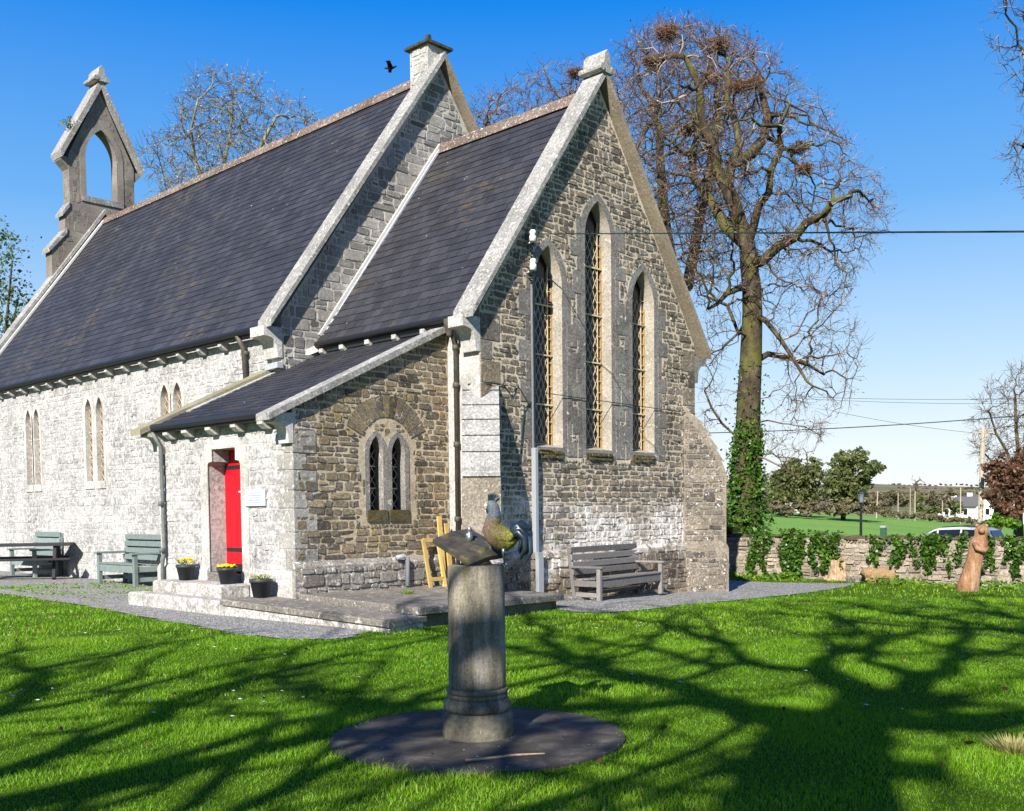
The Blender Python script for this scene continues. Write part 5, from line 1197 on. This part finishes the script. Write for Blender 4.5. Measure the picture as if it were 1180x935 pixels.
crA = [(735, 40), (770, 22), (800, 30), (835, 32), (868, 42), (905, 70), (925, 100), (950, 128), (985, 165), (1010, 195), (1030, 232), (1022, 262), (1005, 290), (988, 318), (985, 350), (1000, 400), (990, 450), (960, 500), (930, 545), (900, 552), (880, 500), (890, 440), (885, 400), (880, 360), (850, 330), (845, 430), (840, 500), (805, 490), (800, 420), (805, 350), (760, 280), (730, 200), (712, 130), (716, 75)]
attA = crown_points(crA, TA, 4.6, 4600, rng)
keep = np.array([not (p[2] < 8.5 and rng.random() < .72) for p in attA]); attA = attA[keep]
tA, posA, rA, parA = bare_tree('bare_tree', 'tall bare oak with an ivy clad trunk beside the right corner of the church', attA, start, 11, step=.26, di=3.0, dk=.36, r0=.0125, rtrunk=.52, twl=.5, tper=2.3, bud=('bud', .055, .9), e=2.1, wob=.3, rlim=.023, trad=.007, taper=(len(tp), .5, .12))
# ivy on its trunk
def ivy_on(parent, pts, rad, n, seed, zlim, size=.13):
    r_ = np.random.default_rng(seed); P = np.array(pts); C = []
    for _ in range(n):
        t = r_.random()**1.15*(len(P)-1.001); i = int(t); q = P[i]+(P[i+1]-P[i])*(t-i); a = r_.random()*6.28; th = t/(len(P)-1)
        rr = rad*(1.2-.3*th)+abs(r_.normal(0, .13))*(1.2-.9*th)*(1.3+math.sin(a*3+t*2.1)+.7*math.sin(a*7-t*3)); C.append(q+np.array([math.cos(a)*rr, math.sin(a)*rr, r_.normal(0, .1)]))
    b0 = np.array(parent.location); V, F = leaves_np(np.array(C)-b0, size, r_, 1.0, .2); np_mesh('ivy', V, F, 4, M['ivy'], parent, r_.random(len(F)))
ivy_on(tA, tp[:6], .40, 9000, 3, 7, .10); ivy_on(tA, tp[4:8], .38, 450, 4, 9, .09)
# nests
for i, (u, v, dz, s) in enumerate([(768, 45, -1, .5), (752, 66, 1, .38), (828, 55, 0, .5), (822, 92, 1.5, .45), (840, 98, -1, .5), (867, 100, 1, .38), (795, 146, 1, .36), (925, 166, 0, .4), (927, 200, -1, .34), (663, 85, 8, .42)]):
    c = at(u, v, TA+dz); j = int(np.argmin(np.linalg.norm(posA-c, axis=1))); 
    if i < 9 and np.linalg.norm(posA[j]-c) < 1.5: c = c*.5+posA[j]*.5
    t = empty('rook_nest', tuple(c), label=['broad rook nest at the top left of the bare oak crown', 'smaller rook nest just below the topmost left one', 'large pale brown nest at the crown top right of centre', 'dark nest in the upper fork left of a wide one', 'wide dark nest in the upper middle of the crown', 'round nest right of the wide dark one', 'small dark nest in the middle left of the bare crown', 'upper of two nests on the right limbs', 'lower of two nests on the right limbs', 'nest behind the chancel finial in the left hand bare tree'][i], cat='nest', group='rook nests in the bare trees')
    n = 170; s *= .82; C = np.random.default_rng(i).normal(0, 1, (n, 3)); C /= np.linalg.norm(C, axis=1)[:, None]; C *= (np.random.default_rng(i+50).random((n, 1))**.4)*s*np.array([1, 1, .6]); dd = np.random.default_rng(i+90).normal(0, 1, (n, 3)); dd[:, 2] *= .4; dd /= np.linalg.norm(dd, axis=1)[:, None]
    V, F = tubes_np([(np.array([C[k_]-dd[k_]*s*.55, C[k_]+dd[k_]*s*.05+np.array([0, 0, .02]), C[k_]+dd[k_]*s*.55]), np.array([.009, .011, .006])) for k_ in range(n)]); np_mesh('sticks', V, F, 4, M['nest'], t, np.random.default_rng(i).random(len(F)))
# --- second tree behind, seen past the gable
TB = 40.0; q = [at(u, v, TB) for u, v in [(786, 560), (786, 500), (785, 450), (784, 400), (781, 360), (776, 320), (770, 285), (765, 250), (763, 215), (760, 180), (760, 150)]]
q0 = np.array([q[0][0], q[0][1], gz(q[0][0], q[0][1])]); startB = chain([q0]+q)
p_ = 6
for u, v in [(792, 330), (800, 290), (806, 250), (815, 215), (822, 175), (826, 140)]: startB.append((at(u, v, TB+1), p_)); p_ = len(startB)-1
p_ = 6
for u, v in [(766, 300), (750, 262), (738, 230), (728, 190)]: startB.append((at(u, v, TB-1), p_)); p_ = len(startB)-1
crB = [(716, 60), (735, 30), (765, 14), (800, 22), (845, 36), (880, 60), (880, 150), (850, 260), (830, 330), (800, 330), (765, 240), (735, 200), (705, 150), (700, 110)]
attB = crown_points(crB, TB, 4.5, 2600, rng)
bare_tree('bare_tree', 'bare tree rising behind the chancel gable just left of the ivy clad oak', attB, startB, 12, step=.3, di=3.2, dk=.42, rtrunk=.46, twl=.55, tper=3.2, r0=.011, wob=.3, rlim=.024, trad=.008, e=2.1, bud=('bud', .065, 1.0), taper=(12, .42, .14))
# --- tree behind the chancel roof
TC = 48.0; q = [at(u, v, TC) for u, v in [(612, 560), (612, 450), (612, 350), (611, 260), (610, 200), (608, 160)]]; q0 = np.array([q[0][0], q[0][1], gz(q[0][0], q[0][1])])
startC = chain([q0]+q); p_ = 4
for u, v in [(630, 200), (648, 160), (660, 125)]: startC.append((at(u, v, TC), p_)); p_ = len(startC)-1
p_ = 4
for u, v in [(590, 205), (572, 170), (560, 145)]: startC.append((at(u, v, TC), p_)); p_ = len(startC)-1
crC = [(535, 128), (548, 108), (575, 98), (605, 84), (640, 68), (672, 72), (700, 62), (720, 110), (700, 200), (560, 200)]
bare_tree('bare_tree', 'reddish budded bare tree showing above the chancel roof ridge', crown_points(crC, TC, 4, 3200, rng), startC, 13, step=.33, di=3.6, dk=.45, rtrunk=.38, wob=.35, rlim=.028, twl=.55, tper=2.2, bud=('bud', .07, 1.0), trad=.009)
# --- pale budded tree behind the nave roof
TD = 52.0; startD = []
q = [at(u, v, TD) for u, v in [(262, 560), (262, 450), (260, 350), (258, 280), (254, 240), (250, 210)]]; q0 = np.array([q[0][0], q[0][1], gz(q[0][0], q[0][1])]); startD = chain([q0]+q)
for br in ([(240, 220), (225, 185), (220, 150), (228, 115)], [(275, 225), (290, 190), (305, 160), (318, 135)], [(258, 190), (265, 155), (268, 125)], [(225, 250), (205, 225), (188, 200)]):
    p_ = 4
    for u, v in br: startD.append((at(u, v, TD+rng.uniform(-2, 2)), p_)); p_ = len(startD)-1
crD = [(160, 175), (180, 150), (195, 148), (210, 100), (225, 78), (262, 82), (295, 88), (318, 112), (345, 118), (362, 128), (378, 140), (372, 170), (340, 210), (200, 250), (170, 215)]
bare_tree('bare_tree', 'pale budded bare tree behind the nave roof near the bellcote', crown_points(crD, TD, 4.5, 2300, rng), startD, 14, step=.42, di=4.2, dk=.6, rtrunk=.2, twl=.8, tper=3.4, bud=('bud_pale', .09, 1.0), barkm='pale_bark', trad=.012, rlim=.03, wob=.12, grav=.18)
# --- overhanging limbs at the top right
TF = 24.0; q = [at(u, v, TF) for u, v in [(1300, 500), (1300, 400), (1296, 300), (1290, 220), (1280, 160)]]; q0 = np.array([q[0][0], q[0][1], gz(q[0][0], q[0][1])]); startF = chain([q0]+q)
for br in ([(1262, 120), (1235, 90), (1212, 68), (1190, 55)], [(1262, 190), (1230, 180), (1200, 172), (1180, 168)], [(1275, 90), (1260, 40), (1230, 0)]):
    p_ = 4
    for u, v in br: startF.append((at(u, v, TF+rng.uniform(-1, 1)), p_)); p_ = len(startF)-1
crF = [(1136, 20), (1150, -40), (1300, -160), (1450, -60), (1460, 200), (1350, 290), (1200, 235), (1150, 190), (1180, 130), (1140, 62)]
bare_tree('bare_tree', 'bare tree overhanging the top right corner of the view', crown_points(crF, TF, 3.2, 3000, rng), startF, 15, step=.22, di=2.6, dk=.3, rtrunk=.3, wob=.35, twl=.3, tper=1.8, rlim=.022, bud=('bud', .04, .9), trad=.006)
# --- bare tree over the copper leaved trees on the right
TG = 68.0; q = [at(u, v, TG) for u, v in [(1174, 600), (1174, 560), (1173, 520), (1171, 490), (1170, 460)]]; q0 = np.array([q[0][0], q[0][1], gz(q[0][0], q[0][1])]); startG = chain([q0]+q)
for br in ([(1160, 520), (1148, 500), (1140, 475)], [(1185, 500), (1200, 470)], [(1150, 540), (1132, 520)]):
    p_ = 2
    for u, v in br: startG.append((at(u, v, TG), p_)); p_ = len(startG)-1
crG = [(1118, 490), (1125, 460), (1150, 435), (1170, 418), (1230, 420), (1240, 560), (1160, 570), (1125, 540)]
bare_tree('bare_tree', 'dark bare tree at the right edge above the copper coloured leaves', crown_points(crG, TG, 3, 2000, rng), startG, 16, step=.33, di=3, dk=.42, rtrunk=.26, twl=.75, tper=2.0, bud=None, trad=.014, rlim=.03)

# --- leafy crowns
def leafy(name, label, blobs, n, size, mat, seed, trunk=None, base=None, cat='tree', group=None, clump=1, aspect=.7, dist=None):
    """blobs: (centre, radius xyz); leaves gathered in clumps with gaps between them"""
    r_ = np.random.default_rng(seed); C = []; tot = sum(b[1][0]*b[1][2] for b in blobs)
    for c, rad in blobs:
        m = max(6, int(n*rad[0]*rad[2]/tot/26))
        for _ in range(m):
            v = r_.normal(0, 1, 3); v /= np.linalg.norm(v); q_ = r_.random()**.45; cc = np.array(c)+v*q_*np.array(rad); s = np.mean(rad)*.2*clump
            C.append(cc+r_.normal(0, 1, (26, 3))*s*np.array([1, 1, .6]))
    C = np.concatenate(C); b0 = np.array(base if base is not None else (blobs[0][0][0], blobs[0][0][1], gz(blobs[0][0][0], blobs[0][0][1]))); t = empty(name, tuple(b0), label=label, cat=cat, group=group)
    V, F = leaves_np(C-b0, size, r_, aspect); tn = np.clip(.5+r_.normal(0, .25, len(F)), 0, 1); np_mesh('foliage', V, F, 4, M[mat], t, tn)
    if trunk: V, F = tubes_np([(np.array([(0, 0, -.2), (.1, .05, trunk*.4), (0, .1, trunk)]), np.array([.3, .22, .1]))]+[(np.array([(0, 0, trunk*.3), tuple(np.array(c)*.5-b0*.5+np.array([0, 0, trunk*.3])), tuple(np.array(c)-b0)]), np.array([.12, .08, .04])) for c, _ in blobs]); np_mesh('trunk', V, F, 4, M['bark'], t)
    return t
def bl(px, dist, s): return [(at(u, v, dist+dd), (ru*dist/FOC, ru*dist/FOC, rv*dist/FOC)) for u, v, ru, rv, dd in px]
D1 = 120
leafy('evergreen_tree', 'dark evergreen tree in the field, right of the ivy clad trunk', bl([(902, 560, 14, 24, 0), (915, 545, 14, 18, 2), (895, 575, 10, 15, -2), (930, 552, 16, 20, 0), (938, 540, 10, 12, 1), (925, 575, 18, 12, 0)], D1, 1), 7000, .42, 'evergreen', 21, 5)
leafy('evergreen_tree', 'taller spreading evergreen tree behind the lantern lamp post', bl([(972, 545, 17, 24, 0), (985, 530, 16, 12, 0), (1003, 540, 15, 9, -2), (995, 556, 12, 12, 1), (978, 570, 20, 16, 0), (960, 560, 12, 18, -2), (1011, 537, 8, 7, 0), (968, 525, 8, 7, 0)], D1-4, 1), 7000, .42, 'evergreen', 22, 6)
leafy('bare_shrub', 'brownish leafless thicket between the ivy clad trunk and the evergreen', bl([(880, 560, 10, 20, 0), (886, 575, 12, 12, 0), (952, 560, 8, 18, 0)], D1+6, 1), 2000, .3, 'hedge', 23, 3, cat='shrub')
hb = [(u, 585+3*math.sin(u*.3)+(u-870)*.012, 9, 6+2*math.sin(u*.7), 0) for u in range(866, 1012, 7)]
leafy('hedge', 'brown field hedge below the dark evergreen trees', bl(hb, D1-6, 1), 6000, .35, 'hedge', 24, cat='hedge')
hb = [(u, 590.5+(u-1010)*.09, 7, 3.6, 0) for u in range(1016, 1140, 6)]
leafy('hedge', 'low brown hedge between the green field and the white houses', bl(hb, 150, 1), 3500, .35, 'hedge', 25, cat='hedge')
CB = bl([(1150, 545, 14, 22, 0), (1163, 560, 18, 28, 0), (1178, 540, 16, 30, 1), (1190, 570, 18, 26, 0), (1145, 575, 10, 14, -1), (1160, 590, 14, 14, 0)], 64, 1)
leafy('copper_tree', 'copper brown leaved tree at the right edge behind the utility pole', CB, 6500, .22, 'copper', 26, 3)
leafy('bush', 'yellowish green bush at the foot of the copper leaved tree', bl([(1150, 600, 10, 7, 0), (1165, 603, 10, 6, 0), (1140, 604, 7, 4, 0)], 62, 1), 1600, .2, 'cover', 27, cat='bush')
leafy('evergreen_tree', 'green leaved tree at the left edge beyond the nave roof', bl([(-8, 330, 26, 60, 0), (14, 300, 16, 30, 0), (20, 345, 14, 30, 1), (-5, 270, 14, 20, 0), (-30, 380, 40, 60, 0), (8, 380, 22, 30, 0)], 50, 1), 2600, .17, 'left_tree', 28, 11, clump=1.9)
# far bare tree, far hedgerow clumps
TH = 160.; q = [at(u, v, TH) for u, v in [(1057, 590), (1057, 578), (1057, 566), (1056, 556)]]; startH = chain(q)
bare_tree('bare_tree', 'small bare hedgerow tree on the skyline between the lamp and the houses', crown_points([(1046, 552), (1050, 546), (1062, 545), (1070, 556), (1066, 570), (1048, 568)], TH, 1.2, 160, rng), startH, 17, step=.5, di=4, dk=.8, rtrunk=.3, twl=.8, tper=1.0, bud=None, trad=.03, r0=.03)
leafy('bush', 'ivy covered base of the small bare hedgerow tree', bl([(1060, 582, 5, 10, 0)], 158, 1), 500, .4, 'evergreen', 29, cat='bush')
for i, (px, m_, lab) in enumerate([([(1030, 575, 12, 9, 0), (1020, 582, 10, 7, 0), (1044, 578, 9, 8, 0)], 'hedge', 'brown hedgerow clump right of the lamp post'), ([(1076, 577, 9, 10, 0), (1092, 572, 9, 10, 0), (1084, 585, 10, 7, 0)], 'hedge', 'brown leafless clump left of the white houses'), ([(1100, 585, 9, 7, 0), (1074, 588, 12, 4, 0)], 'evergreen', 'low dark green bushes in front of the far hedges')]):
    leafy('hedgerow', lab, bl(px, 170, 1), 1500, .45, m_, 30+i, cat='hedge')
hb = []
for d_k, v0 in ((420, 575), (620, 569), (900, 564), (1300, 559.5)):
    for u in range(1000, 1260, 6): hb.append((u, v0+rng.uniform(-1.5, 1), rng.uniform(3, 8), rng.uniform(1.2, 2.8), d_k-420))
wd = leafy('distant_hedges', None, bl([h for h in hb], 420, 1), 9000, 1.6, 'hedge', 40); del wd['category']; wd['kind'] = 'stuff'
# --- trees behind the camera whose shadows lie across the lawn
def shade_tree(f, l, H, fork, crown, seed, label, n=900, rt=.35):
    b0 = CAM*np.array([1, 1, 0])+_fw*f+_rt*l; b0[2] = gz(b0[0], b0[1]); rg_ = np.random.default_rng(seed)
    st = [(b0+np.array([.15*math.sin(z), .12*math.cos(z*1.3), z]), int(z/.8)-1) for z in np.arange(0, fork, .8)]
    A = []
    while len(A) < n:
        v = rg_.normal(0, 1, 3); v /= np.linalg.norm(v); v *= rg_.random()**.33; A.append(b0+np.array([0, 0, (H+fork)/2])+v*np.array([crown, crown, (H-fork)/2+.6]))
    return bare_tree('bare_tree', label, np.array(A), st, seed, step=.45, di=4.5, dk=.85, rtrunk=rt, twl=.6, tper=.5, bud=None, trad=.016, r0=.036, e=2.0, wob=.3)
shade_tree(-8, -3.3, 17.5, 10.5, 8.0, 61, 'tall bare tree behind the viewpoint casting its shadow over the right lawn', 800, .5)
shade_tree(-6, -8.0, 12.6, 7.4, 6.6, 62, 'shorter bare tree left of the viewpoint shading the left lawn', 800, .36)
shade_tree(-9, -.6, 20, 14.5, 6.0, 63, 'bare tree farthest behind the viewpoint shading the far right lawn', 800, .36)
shade_tree(-5, -5.0, 8.6, 5.6, 4.2, 64, 'small bare tree just behind the viewpoint shading the foreground grass', 420, .24)

# ------------------------------------------------------------------ grass and ground cover
rg = np.random.default_rng(9)
def lawn_mask(x, y):
    m = ~inpoly_np(GP, x, y); m &= np.hypot(x-SC[0], y-SC[1]) > 1.05+.03*np.sin(9*np.arctan2(y-SC[1], x-SC[0]))+rg.normal(0, .05, len(x))
    m &= ~((x > PX-1.4) & (x < 7.6) & (y > .9) & (y < 23)) & ~((x > -.4) & (x < 7.6) & (y > -.2) & (y < 1)); m &= x < WX-.3
    m &= ~inpoly_np([q[:2] for q in UPS], x, y) & ~inpoly_np([q[:2] for q in LOS], x, y)
    return m
def blades(n, f0, f1, h, wd_, seed, mask=lawn_mask):
    r_ = np.random.default_rng(seed); f = np.sqrt(r_.random(n)*(f1*f1-f0*f0)+f0*f0); l = (r_.random(n)*1.44-.70)*f
    x = CAM[0]+_fw[0]*f+_rt[0]*l; y = CAM[1]+_fw[1]*f+_rt[1]*l; m = mask(x, y); x, y, f = x[m], y[m], f[m]; n = len(x)
    z = ground_z(x, y); patch = .75+.5*(np.sin(x*2.1+np.sin(y*1.7)*2)*np.cos(y*1.9+np.sin(x*1.3)))+r_.normal(0, .12, n)
    hh = h*r_.uniform(.5, 1.25, n)*np.clip(patch, .5, 1.3); a = r_.random(n)*6.283; dx_, dy_ = np.cos(a), np.sin(a); b_ = r_.random(n)*6.283; ln = hh*r_.uniform(.15, .9, n)
    ww = wd_*r_.uniform(.7, 1.3, n); O_ = np.stack([x, y, z-.005], -1); S_ = np.stack([dx_, dy_, 0*dx_], -1)*ww[:, None]; T_ = np.stack([np.cos(b_)*ln, np.sin(b_)*ln, hh], -1); Mid = T_*np.array([.38, .38, .6])
    V = np.stack([O_-S_*.5, O_+S_*.5, O_+Mid+S_*.42, O_+Mid-S_*.42, O_+T_+S_*.06, O_+T_-S_*.06], 1).reshape(-1, 3); i = np.arange(n)[:, None]*6
    F = np.concatenate([i+np.array([0, 1, 2, 3]), i+np.array([3, 2, 4, 5])], 0); lf = np.sin(x*.55+1.3*np.sin(y*.4))*np.cos(y*.63+.8*np.sin(x*.31)); tn = np.clip(.44+.14*lf+.3*(patch-.75)+r_.normal(0, .17, n)+(r_.random(n) < .03)*.5, 0, 1)
    return V, F, np.concatenate([tn, tn])
parts = [blades(185000, 5.0, 9, .04, .005, 1), blades(165000, 9, 14, .04, .0075, 2), blades(100000, 14, 22, .05, .012, 3), blades(26000, 22, 34, .07, .02, 4)]
off = 0; Vs, Fs, Ts = [], [], []
for V, F, T_ in parts: Vs.append(V); Fs.append(F+off); Ts.append(T_); off += len(V)
tag(np_mesh('grass', np.concatenate(Vs), np.concatenate(Fs), 4, M['grass'], None, np.concatenate(Ts)), kind='stuff')
# daisies far too many to count
n = 420; f = np.sqrt(rg.random(n)*(24**2-64)+64); l = (rg.random(n)*1.1-.55)*f; x = CAM[0]+_fw[0]*f+_rt[0]*l; y = CAM[1]+_fw[1]*f+_rt[1]*l
m = lawn_mask(x, y) & (np.sin(x*.9)*np.cos(y*.7+1)+rg.normal(0, .4, n) > .1); x, y = x[m], y[m]; s = rg.uniform(.008, .016, len(x))
C = np.stack([x, y, ground_z(x, y)+.055], -1); V = np.stack([C+np.stack([-s, -s, 0*s], -1), C+np.stack([s, -s, 0*s], -1), C+np.stack([s, s, .3*s], -1), C+np.stack([-s, s, .3*s], -1)], 1).reshape(-1, 3)
tag(np_mesh('daisies', V, np.arange(len(V)).reshape(-1, 4), 4, M['daisy']), kind='stuff')
# ground cover strip below the boundary wall, weeds on the gravel
def cover(name, n, xr, yr, h, size, mat, seed, dens):
    r_ = np.random.default_rng(seed); x = r_.uniform(*xr, n); y = r_.uniform(*yr, n); k_ = dens(x, y) > r_.random(n); x, y = x[k_], y[k_]; z = ground_z(x, y)+r_.random(len(x))**1.5*h*(.6+.4*np.sin(y*2.3+x))
    V, F = leaves_np(np.stack([x, y, z], -1), size, r_, .8, .8); return tag(np_mesh(name, V, F, 4, M[mat], None, r_.random(len(F))), kind='stuff')
cover('ground_cover', 30000, (11.6, WX-.2), (-16, 7), .2, .09, 'cover', 1, lambda x, y: np.clip((x-11.9)/1.2, 0, 1)*np.clip(.55+.6*np.sin(y*1.3+x*2)*np.cos(y*.6), 0, 1)*((np.hypot(x-stp[0]+.35, y-stp[1]-.3) > .7) & (np.hypot(x-lgp[0]+.3, y-lgp[1]-.25) > .75)))
cover('gravel_weeds', 4200, (-4.6, -1.3), (6.3, 12.5), .07, .05, 'grass', 2, lambda x, y: np.clip(.6+.8*np.sin(x*2.3+y)*np.cos(y*1.7), 0, 1)*np.where(x < -2.0, 1, .4))
# ivy patches on the boundary wall
for i, (u0, u1, v0, v1, n, lab) in enumerate([(866, 935, 612, 664, 2900, 'dense dark ivy on the wall end beside the ivy clad trunk'), (930, 968, 613, 658, 1250, 'thinner ivy behind the upright tree stump'), (996, 1036, 618, 657, 620, 'narrow ivy trails on the wall above the fallen log'), (1050, 1114, 617, 664, 1150, 'broad ivy patch on the wall left of the leaning carving'), (1124, 1182, 618, 668, 800, 'ivy trails on the wall right of the leaning carving')]):
    r_ = np.random.default_rng(80+i); C = []
    ns = max(3, (u1-u0)//7); stems = [u0+(u1-u0)*r_.random() for _ in range(int(ns))]
    for _ in range(n):
        s = stems[r_.integers(len(stems))]; t = r_.random(); t = t**(.7+.6*((s*7.3) % 1)); u = s+r_.normal(0, 1.2+3.2*(1-t))+4*math.sin(t*5+s); v = v0+(v1-v0)*(t*(.55+.45*((s*3.7) % 1)) if n < 1200 else t**.9)+r_.normal(0, 1.5)
        p = onX(WX-.06-abs(r_.normal(0, .05)), u, v); C.append(p)
    C = np.array(C); b0 = np.array([WX-.1, C[:, 1].mean(), gz(WX-.1, C[:, 1].mean())]); t = empty('ivy_plant', tuple(b0), label=lab, cat='ivy', group='ivy on the boundary wall'); V, F = leaves_np(C-b0, .085, r_, 1.0); np_mesh('foliage', V, F, 4, M['ivy'], t, r_.random(len(F)))
# tufts
r_ = np.random.default_rng(31); n = 260; f = np.sqrt(r_.random(n)*(20**2-36)+36); l = (r_.random(n)*1.1-.55)*f; x = CAM[0]+_fw[0]*f+_rt[0]*l; y = CAM[1]+_fw[1]*f+_rt[1]*l
m = lawn_mask(x, y) | (np.hypot(x-SC[0], y-SC[1]) < 1); x, y = x[m], y[m]; C = np.stack([x, y, ground_z(x, y)+np.where(np.hypot(x-SC[0], y-SC[1]) < 1, .03, .045)], -1)
V, F = leaves_np(C, .045, r_, .8, 1.5); tag(np_mesh('fallen_leaves', V, F, 4, M['copper'], None, r_.random(len(F))), kind='stuff')
def tuft(u, v, n, h, rad, mat, label, z=None, cat='plant', name='grass_tuft'):
    p = G(u, v) if z is None else onz(z, u, v); r_ = np.random.default_rng(int(u)); b0 = p; t = empty(name, tuple(b0), label=label, cat=cat); V = []
    for _ in range(n):
        a = r_.random()*6.28; q = rad*math.sqrt(r_.random()); o = np.array([q*math.cos(a), q*math.sin(a), 0]); tip = o*1.9+np.array([r_.normal(0, .03), r_.normal(0, .03), h*r_.uniform(.5, 1)]); sd = np.array([-math.sin(a), math.cos(a), 0])*.006
        V += [o-sd, o+sd, o*.3+tip*.7+sd*.8-np.array([0, 0, 0]), tip]
    V = np.array(V); np_mesh('leaves', V, np.arange(len(V)).reshape(-1, 4), 4, M[mat], t, r_.random(len(V)//4)*.5+.5); return t
tuft(1168, 868, 300, .12, .11, 'dry_grass', 'yellowing dry grass clump at the right edge of the lawn')
tuft(470, 686, 90, .11, .09, 'cover', 'small weed with yellow flowers growing on the broad slab', .22, name='weed')
p = np.array([2.35, 22.5, 15.15]); t = empty('weed', tuple(p), label='small green plant rooted on the bellcote coping', cat='plant'); r_ = np.random.default_rng(3); V, F = leaves_np(r_.normal(0, .1, (90, 3)), .1, r_); np_mesh('leaves', V, F, 4, M['evergreen'], t, r_.random(len(F)))
